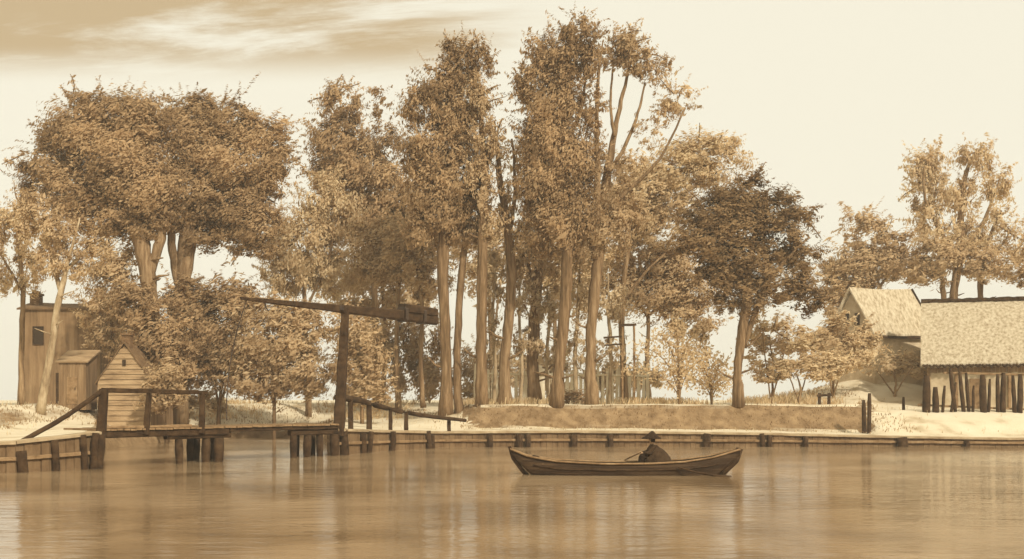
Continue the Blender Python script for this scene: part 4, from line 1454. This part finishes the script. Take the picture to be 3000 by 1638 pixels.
sec = 41
rings_o, rings_i = [], []
for i in range(sec):
    t = i / (sec - 1)
    X = x0 + (x1 - x0) * t
    b, zs, zk = beamw(t), sheer(t), keelz(t)
    ro_, ri_ = [], []
    for j in range(9):
        a = -1 + 2 * j / 8
        k = abs(a)
        yy = np.sign(a) * b * (1 - (1 - min(1, k * 1.5)) ** 2 * .9 if k < .66 else .95 + .05 * (k - .66) / .34)
        zz_ = zk + (zs - zk) * max(0, (k - .4) / .6) ** 1.0
        ro_.append((X, bdp + yy, zz_))
        ri_.append((X, bdp + yy * (1 - .05 / max(b, .06)) if b > .1 else bdp + yy * .4, min(zs - .001, zz_ + .06) if k < .99 else zs))
    rings_o.append(ro_)
    rings_i.append(ri_)
m_ = MB()
vs = [p for r in rings_o for p in r] + [p for r in rings_i for p in r]
fs = []
K = sec * 9
for i in range(sec - 1):
    for j in range(8):
        fs.append((i * 9 + j, i * 9 + j + 1, (i + 1) * 9 + j + 1, (i + 1) * 9 + j))
        fs.append((K + i * 9 + j, K + (i + 1) * 9 + j, K + (i + 1) * 9 + j + 1, K + i * 9 + j + 1))
    for j in (0, 8):
        fs.append((i * 9 + j, (i + 1) * 9 + j, K + (i + 1) * 9 + j, K + i * 9 + j))
for i in (0, sec - 1):
    for j in range(8):
        fs.append((i * 9 + j, K + i * 9 + j, K + i * 9 + j + 1, i * 9 + j + 1))
m_.add(vs, fs)
m_.build('hull', M['hull'], BT, boatO, True)
for sgn in (0, 8):
    m_ = MB()
    m_.tube([Vector(r[sgn]) + Vector((0, (-.02 if sgn == 0 else .02), .01)) for r in rings_o], .035, 6, .08)
    m_.build('gunwale', M['wood_mid'], BT, boatO, True)
    m_ = MB()
    m_.tube([Vector(r[1 if sgn == 0 else 7]) + Vector((0, (-.02 if sgn == 0 else .02), .01)) for r in rings_o[4:-4]], .022, 6, .08)
    m_.build('rubbing_strake', M['wood_dark'], BT, boatO, True)
for t in (.16, .38, .6, .82):
    X = x0 + (x1 - x0) * t
    b = beamw(t) * .92
    m_ = MB()
    z = sheer(t) - .14
    m_.beam((X, bdp - b, z), (X, bdp + b, z), .3, .05, seg=3, jit=.006)
    m_.build('thwart', M['wood_mid'], BT, boatO)
m_ = MB()
m_.tube([(x0 + .66, bdp, -.1), (x0 + .4, bdp, .18), (x0 + .12, bdp, .55), (x0 - .02, bdp, sheer(0) + .1)], [.09, .08, .07, .06], 8, .06)
m_.build('stem_post', M['wood_dark'], BT, boatO, True)
m_ = MB()
m_.tube([(x1 - .75, bdp, -.1), (x1 - .45, bdp, .22), (x1 - .15, bdp, .5), (x1 + .02, bdp, sheer(1) + .04)], [.13, .14, .15, .12], 8, .06)
m_.build('stern_post', M['wood_dark'], BT, boatO, True)
# foredeck planks at the stern
m_ = MB()
for i in range(33, 40):
    a, b = rings_o[i], rings_o[i + 1]
    m_.hexa([(a[0][0] + .01, a[0][1] + .04, a[0][2] - .05), (b[0][0], b[0][1] + .04, b[0][2] - .05), (b[8][0], b[8][1] - .04, b[8][2] - .05), (a[8][0] + .01, a[8][1] - .04, a[8][2] - .05),
             (a[0][0] + .01, a[0][1] + .04, a[0][2] - .02), (b[0][0], b[0][1] + .04, b[0][2] - .02), (b[8][0], b[8][1] - .04, b[8][2] - .02), (a[8][0] + .01, a[8][1] - .04, a[8][2] - .02)])
m_.build('stern_deck', M['wood_dark'], BT, boatO)

# trailing oar by the stern, floating pole and bow rope
m_ = MB()
oy = bdp - .95
m_.tube([(XY(1990, oy)[0], oy + .25, .30), (XY(2040, oy)[0], oy + .1, .13), (XY(2095, oy)[0], oy, .03)], [.03, .032, .04], 8)
a = Vector((XY(2088, oy)[0], oy, .04))
b = Vector((XY(2142, oy)[0], oy - .02, .0))
m_.beam(a, b, .16, .06, .22, .05, 4, .006)
tag(m_.build('oar', M['wood_dark'], None, Vector((XY(2095, oy)[0], oy, 0))), 'dark oar trailing in the water beside the right end of the boat', 'oar')

# ------------------------------------------------------------------ the rower
def skin_person():
    sx = XY(1922, bdp)[0]
    sz = sheer(.63) + .02        # seat height
    O = Vector((sx, bdp, sz))
    root = thing('person', 'person in a wide hat and loose brown coat sitting hunched in the boat', 'person', O)
    V, E, R = [], [], []

    def add(p, r, par=None):
        V.append(Vector(p))
        R.append(r if hasattr(r, '__len__') else (r, r))
        if par is not None:
            E.append((par, len(V) - 1))
        return len(V) - 1
    # local frame: -x is forward (towards the bow at the left), z up
    pel = add((0, 0, .10), (.15, .15))
    sp1 = add((-.02, 0, .28), (.145, .13), pel)
    chest = add((-.07, 0, .47), (.17, .13), sp1)
    neck0 = add((-.11, 0, .59), (.075, .075), chest)
    neck1 = add((-.14, 0, .65), (.055, .055), neck0)
    jaw = add((-.165, 0, .71), (.075, .07), neck1)
    skull = add((-.165, 0, .79), (.098, .085), jaw)
    crown = add((-.16, 0, .86), (.07, .065), skull)
    nose = add((-.262, 0, .765), (.016, .014), skull)
    chin = add((-.225, 0, .69), (.03, .03), jaw)
    for s in (-1, 1):
        add((-.155, s * .092, .775), (.018, .022), skull)
        hip = add((-.06, s * .11, .08), (.105, .1), pel)
        knee = add((-.46, s * .14, .20), (.07, .07), hip)
        ank = add((-.56, s * .13, -.16), (.045, .045), knee)
        add((-.68, s * .13, -.185), (.035, .04), ank)
        sh = add((-.09, s * .2, .54), (.075, .075), chest)
        elb = add((-.25, s * .27, .33), (.05, .05), sh)
        wr = add((-.45, s * .17, .31), (.03, .028), elb)
        palm = add((-.52, s * .14, .31), (.034, .026), wr)
        for k, ln in enumerate((.034, .04, .037, .03)):
            zz_ = .335 - .019 * k
            b = add((-.555, s * .13, zz_), (.0105, .0105), palm)
            m1 = add((-.575 - ln * .4, s * .118, zz_), (.0095, .0095), b)
            m2 = add((-.58 - ln * .2, s * .085, zz_ - .003), (.0085, .0085), m1)
            add((-.555, s * .078, zz_ - .004), (.0075, .0075), m2)
        tb = add((-.51, s * .115, .345), (.0125, .0125), palm)
        add((-.535, s * .09, .352), (.0105, .0105), tb)
    me = bpy.data.meshes.new('body_cage')
    me.from_pydata([tuple(p) for p in V], E, [])
    o = bpy.data.objects.new('body_cage', me)
    COL.objects.link(o)
    md = o.modifiers.new('s', 'SKIN')
    md.use_smooth_shade = True
    for i, r in enumerate(R):
        me.skin_vertices[0].data[i].radius = r
    me.skin_vertices[0].data[0].use_root = True
    sb = o.modifiers.new('d', 'SUBSURF')
    sb.levels = sb.render_levels = 2
    dg = bpy.context.evaluated_depsgraph_get()
    nm = bpy.data.meshes.new_from_object(o.evaluated_get(dg))
    bpy.data.objects.remove(o)
    nm.materials.clear()
    nm.materials.append(M['skin'])
    bo_ = bpy.data.objects.new('body', nm)
    COL.objects.link(bo_)
    bo_.parent = root
    zero = Vector((0, 0, 0))

    def rings(name, specs, mat, parent, fold=0.0, n=28):
        vs, fs = [], []
        for (cx, cy, cz, rx, ry) in specs:
            for k in range(n):
                a = 2 * PI * k / n
                f = 1 + fold * math.sin(a * 7 + cz * 9)
                vs.append((cx + math.cos(a) * rx * f, cy + math.sin(a) * ry * f, cz))
        for i in range(len(specs) - 1):
            for k in range(n):
                fs.append((i * n + k, i * n + (k + 1) % n, (i + 1) * n + (k + 1) % n, (i + 1) * n + k))
        fs.append(tuple(range(n - 1, -1, -1)))
        fs.append(tuple((len(specs) - 1) * n + k for k in range(n)))
        m = MB()
        m.add(vs, fs)
        return m.build(name, M[mat], parent, zero, True)
    # coat: spreads over the seat, follows back and shoulders, open at the neck
    rings('coat', [(.04, 0, -.08, .50, .44), (.03, 0, .04, .50, .43), (.03, 0, .16, .45, .38), (.01, 0, .30, .37, .33), (-.04, 0, .44, .275, .30), (-.085, 0, .53, .18, .25), (-.10, 0, .585, .12, .16), (-.115, 0, .615, .085, .09)], 'cloth', root, .035)
    for s in (-1, 1):
        m = MB()
        pts_ = spline([(-.08, s * .17, .555), (-.16, s * .245, .45), (-.26, s * .28, .335), (-.36, s * .225, .315), (-.445, s * .172, .31)], 4)
        m.tube(pts_, [.10 - .045 * i / (len(pts_) - 1) for i in range(len(pts_))], 12, .04)
        m.build('sleeve', M['cloth'], root, zero, True)
        m = MB()
        pts_ = spline([(-.06, s * .11, .09), (-.28, s * .13, .16), (-.46, s * .14, .2), (-.52, s * .135, .0), (-.555, s * .13, -.12)], 4)
        m.tube(pts_, [.125 - .05 * i / (len(pts_) - 1) for i in range(len(pts_))], 12, .03)
        m.build('trouser_leg', M['felt'], root, zero, True)
        m = MB()
        m.tube([(-.545, s * .13, -.1), (-.57, s * .13, -.17), (-.66, s * .13, -.185), (-.72, s * .13, -.19)], [.06, .065, .055, .03], 10)
        m.build('shoe', M['felt'], root, zero, True)
        m = MB()
        m.tube([(-.252, s * .034, .785), (-.258, s * .034, .785)], .011, 8)
        m.build('eye', M['hollow'], root, zero)
    m = MB()
    m.tube([(-.246, -.03, .725), (-.253, 0, .722), (-.246, .03, .725)], .007, 6)
    m.build('mouth', M['cloth'], root, zero)
    # hair and hat
    rings('hair', [(-.12, 0, .69, .085, .095), (-.125, 0, .76, .095, .108), (-.14, 0, .83, .098, .104), (-.15, 0, .88, .07, .075)], 'felt', root, .02)
    rings('hat', [(-.16, 0, .80, .34, .31), (-.16, 0, .83, .335, .305), (-.16, 0, .875, .25, .23), (-.15, 0, .93, .18, .17), (-.14, 0, 1.0, .11, .10), (-.13, 0, 1.07, .03, .03)], 'felt', root, .02)
    return O


PO = skin_person()
# oar held by the rower, slanting down to the left over the gunwale
m_ = MB()
h = PO + Vector((-.575, 0, .30))
m_.tube([h + Vector((.02, -.34, .06)), h + Vector((-.0, 0, .0)), h + Vector((-.28, .75, -.2)), h + Vector((-.55, 1.45, -.44))], [.02, .021, .024, .024], 8)
m_.beam(h + Vector((-.53, 1.4, -.43)), h + Vector((-.78, 2.1, -.70)), .09, .03, .17, .03, 4, .003)
tag(m_.build('oar', M['wood_mid'], None, h), 'slanting oar held in the hands of the person in the hat', 'oar')
# small bundle in the bow
m_ = MB()
X = XY(1568, bdp)[0]
zc = sheer(.11) - .02
bm = bmesh.new()
bmesh.ops.create_icosphere(bm, subdivisions=3, radius=1)
for vv in bm.verts:
    n_ = 1 + .12 * math.sin(vv.co.x * 5 + vv.co.z * 4) + .08 * math.sin(vv.co.y * 9)
    vv.co = Vector((vv.co.x * .17 * n_, vv.co.y * .15 * n_, max(vv.co.z, -.8) * .13 * n_))
me = bpy.data.meshes.new('sack')
bm.to_mesh(me)
bm.free()
me.polygons.foreach_set('use_smooth', [True] * len(me.polygons))
me.materials.append(M['cloth'])
o = bpy.data.objects.new('sack', me)
o.location = (X, bdp, zc - .03)
COL.objects.link(o)
tag(o, 'small brown sack lying in the left end of the boat', 'sack')

# ------------------------------------------------------------------ thin cream haze, added to lift the dark tones of the trees
m_ = MB()
m_.box(-464, 464, -64, 434, -2.6, 29)
hm, nt, nn, L = nodes('lifting_haze')
out = N(nt, 'ShaderNodeOutputMaterial')
pv = N(nt, 'ShaderNodeVolumePrincipled')
pv.inputs['Color'].default_value = (1.0, 0.96, 0.84, 1)
pv.inputs['Density'].default_value = 0.0009
pv.inputs['Anisotropy'].default_value = 0.0
L.new(pv.outputs[0], out.inputs['Volume'])
hz = m_.build('haze', hm)
tag(hz, kind='stuff')

# ------------------------------------------------------------------ sky, sun, camera
SUN_EL, SUN_AZ = math.radians(38), math.radians(146)     # azimuth from +Y towards +X
wd = bpy.data.worlds.new('World')
S.world = wd
wd.use_nodes = True
nt = wd.node_tree
nt.nodes.clear()
L = nt.links
out = N(nt, 'ShaderNodeOutputWorld')
bg = N(nt, 'ShaderNodeBackground')
bg.inputs['Strength'].default_value = 0.1
sky = N(nt, 'ShaderNodeTexSky', sky_type='NISHITA')
sky.sun_disc = False
sky.sun_elevation = SUN_EL
sky.sun_rotation = SUN_AZ
bw = N(nt, 'ShaderNodeRGBToBW')
L.new(sky.outputs['Color'], bw.inputs['Color'])
tint = N(nt, 'ShaderNodeMix', data_type='RGBA', blend_type='MULTIPLY')
tint.inputs['Factor'].default_value = 1
tint.inputs['A'].default_value = (1.0, .93, .74, 1)
L.new(bw.outputs['Val'], tint.inputs['B'])
veil = N(nt, 'ShaderNodeMix', data_type='RGBA')
veil.inputs['Factor'].default_value = 0.88
L.new(tint.outputs['Result'], veil.inputs['A'])
veil.inputs['B'].default_value = (10.35, 9.8, 8.05, 1)
# streaks of brown cloud, high at the left
tc = N(nt, 'ShaderNodeTexCoord')
sp = N(nt, 'ShaderNodeSeparateXYZ')
L.new(tc.outputs['Generated'], sp.inputs[0])


def mth(op, a, b=None, c=None, clamp=False):
    n = N(nt, 'ShaderNodeMath', operation=op)
    n.use_clamp = clamp
    for i, q in enumerate((a, b, c)):
        if q is None:
            continue
        if isinstance(q, (int, float)):
            n.inputs[i].default_value = q
        else:
            L.new(q, n.inputs[i])
    return n.outputs[0]


def mrange(v, a, b, c=0.0, d=1.0):
    n = N(nt, 'ShaderNodeMapRange', interpolation_type='SMOOTHSTEP')
    n.inputs['From Min'].default_value = a
    n.inputs['From Max'].default_value = b
    n.inputs['To Min'].default_value = c
    n.inputs['To Max'].default_value = d
    L.new(v, n.inputs['Value'])
    return n.outputs['Result']


yy = mth('MAXIMUM', sp.outputs['Y'], 0.05)
U_ = mth('DIVIDE', sp.outputs['X'], yy)
V_ = mth('DIVIDE', sp.outputs['Z'], yy)
cb = N(nt, 'ShaderNodeCombineXYZ')
L.new(mth('MULTIPLY_ADD', U_, 3.4, mth('MULTIPLY', V_, 2.0)), cb.inputs['X'])
L.new(mth('MULTIPLY_ADD', V_, 22.0, mth('MULTIPLY', U_, -1.6)), cb.inputs['Y'])
nz = N(nt, 'ShaderNodeTexNoise')
nz.inputs['Scale'].default_value = 1.1
nz.inputs['Detail'].default_value = 9
nz.inputs['Roughness'].default_value = 0.66
nz.inputs['Distortion'].default_value = 0.25
L.new(cb.outputs[0], nz.inputs['Vector'])
high = mrange(V_, 0.285, 0.325)
left = mrange(U_, 0.0, -0.34)
front = mrange(sp.outputs['Y'], 0.2, 0.5)
fac = mth('ADD', nz.outputs['Fac'], mth('MULTIPLY_ADD', left, 0.14, -0.07))
cm = mth('MULTIPLY', mth('MULTIPLY', mrange(fac, 0.34, 0.60), high), mth('MULTIPLY', mrange(U_, .06, -.10), front))
cm = mth('MULTIPLY', cm, 0.85)
cl = N(nt, 'ShaderNodeMix', data_type='RGBA')
L.new(cm, cl.inputs['Factor'])
L.new(veil.outputs['Result'], cl.inputs['A'])
cl.inputs['B'].default_value = (5.6, 3.9, 1.9, 1)
L.new(cl.outputs['Result'], bg.inputs['Color'])
L.new(bg.outputs[0], out.inputs['Surface'])

sl_ = bpy.data.lights.new('sun', 'SUN')
sl_.energy = 3.8
sl_.angle = math.radians(3)
sl_.color = (1.0, .93, .80)
so_ = bpy.data.objects.new('sun', sl_)
COL.objects.link(so_)
dirv = Vector((math.sin(SUN_AZ) * math.cos(SUN_EL), math.cos(SUN_AZ) * math.cos(SUN_EL), math.sin(SUN_EL)))
so_.rotation_euler = dirv.to_track_quat('Z', 'Y').to_euler()
so_.location = (40, -20, 60)

cam = bpy.data.cameras.new('camera')
cam.sensor_fit = 'HORIZONTAL'
cam.sensor_width = 36
cam.lens = 36 * F / 3000.0
cam.shift_y = (HY - 819.0) / 3000.0
cam.clip_start = .1
cam.clip_end = 9000
co_ = bpy.data.objects.new('camera', cam)
co_.location = (0, 0, EYE)
co_.rotation_euler = (PI / 2, 0, 0)
COL.objects.link(co_)
S.camera = co_
print('LEAVES', sum(len(o.data.polygons) for o in S.objects if o.type == 'MESH' and o.name.startswith('crown')))

S.view_settings.view_transform = 'Standard'
S.view_settings.look = 'None'
S.view_settings.exposure = 0
S.view_settings.gamma = 1
S.cycles.use_denoising = True
S.cycles.max_bounces = 6
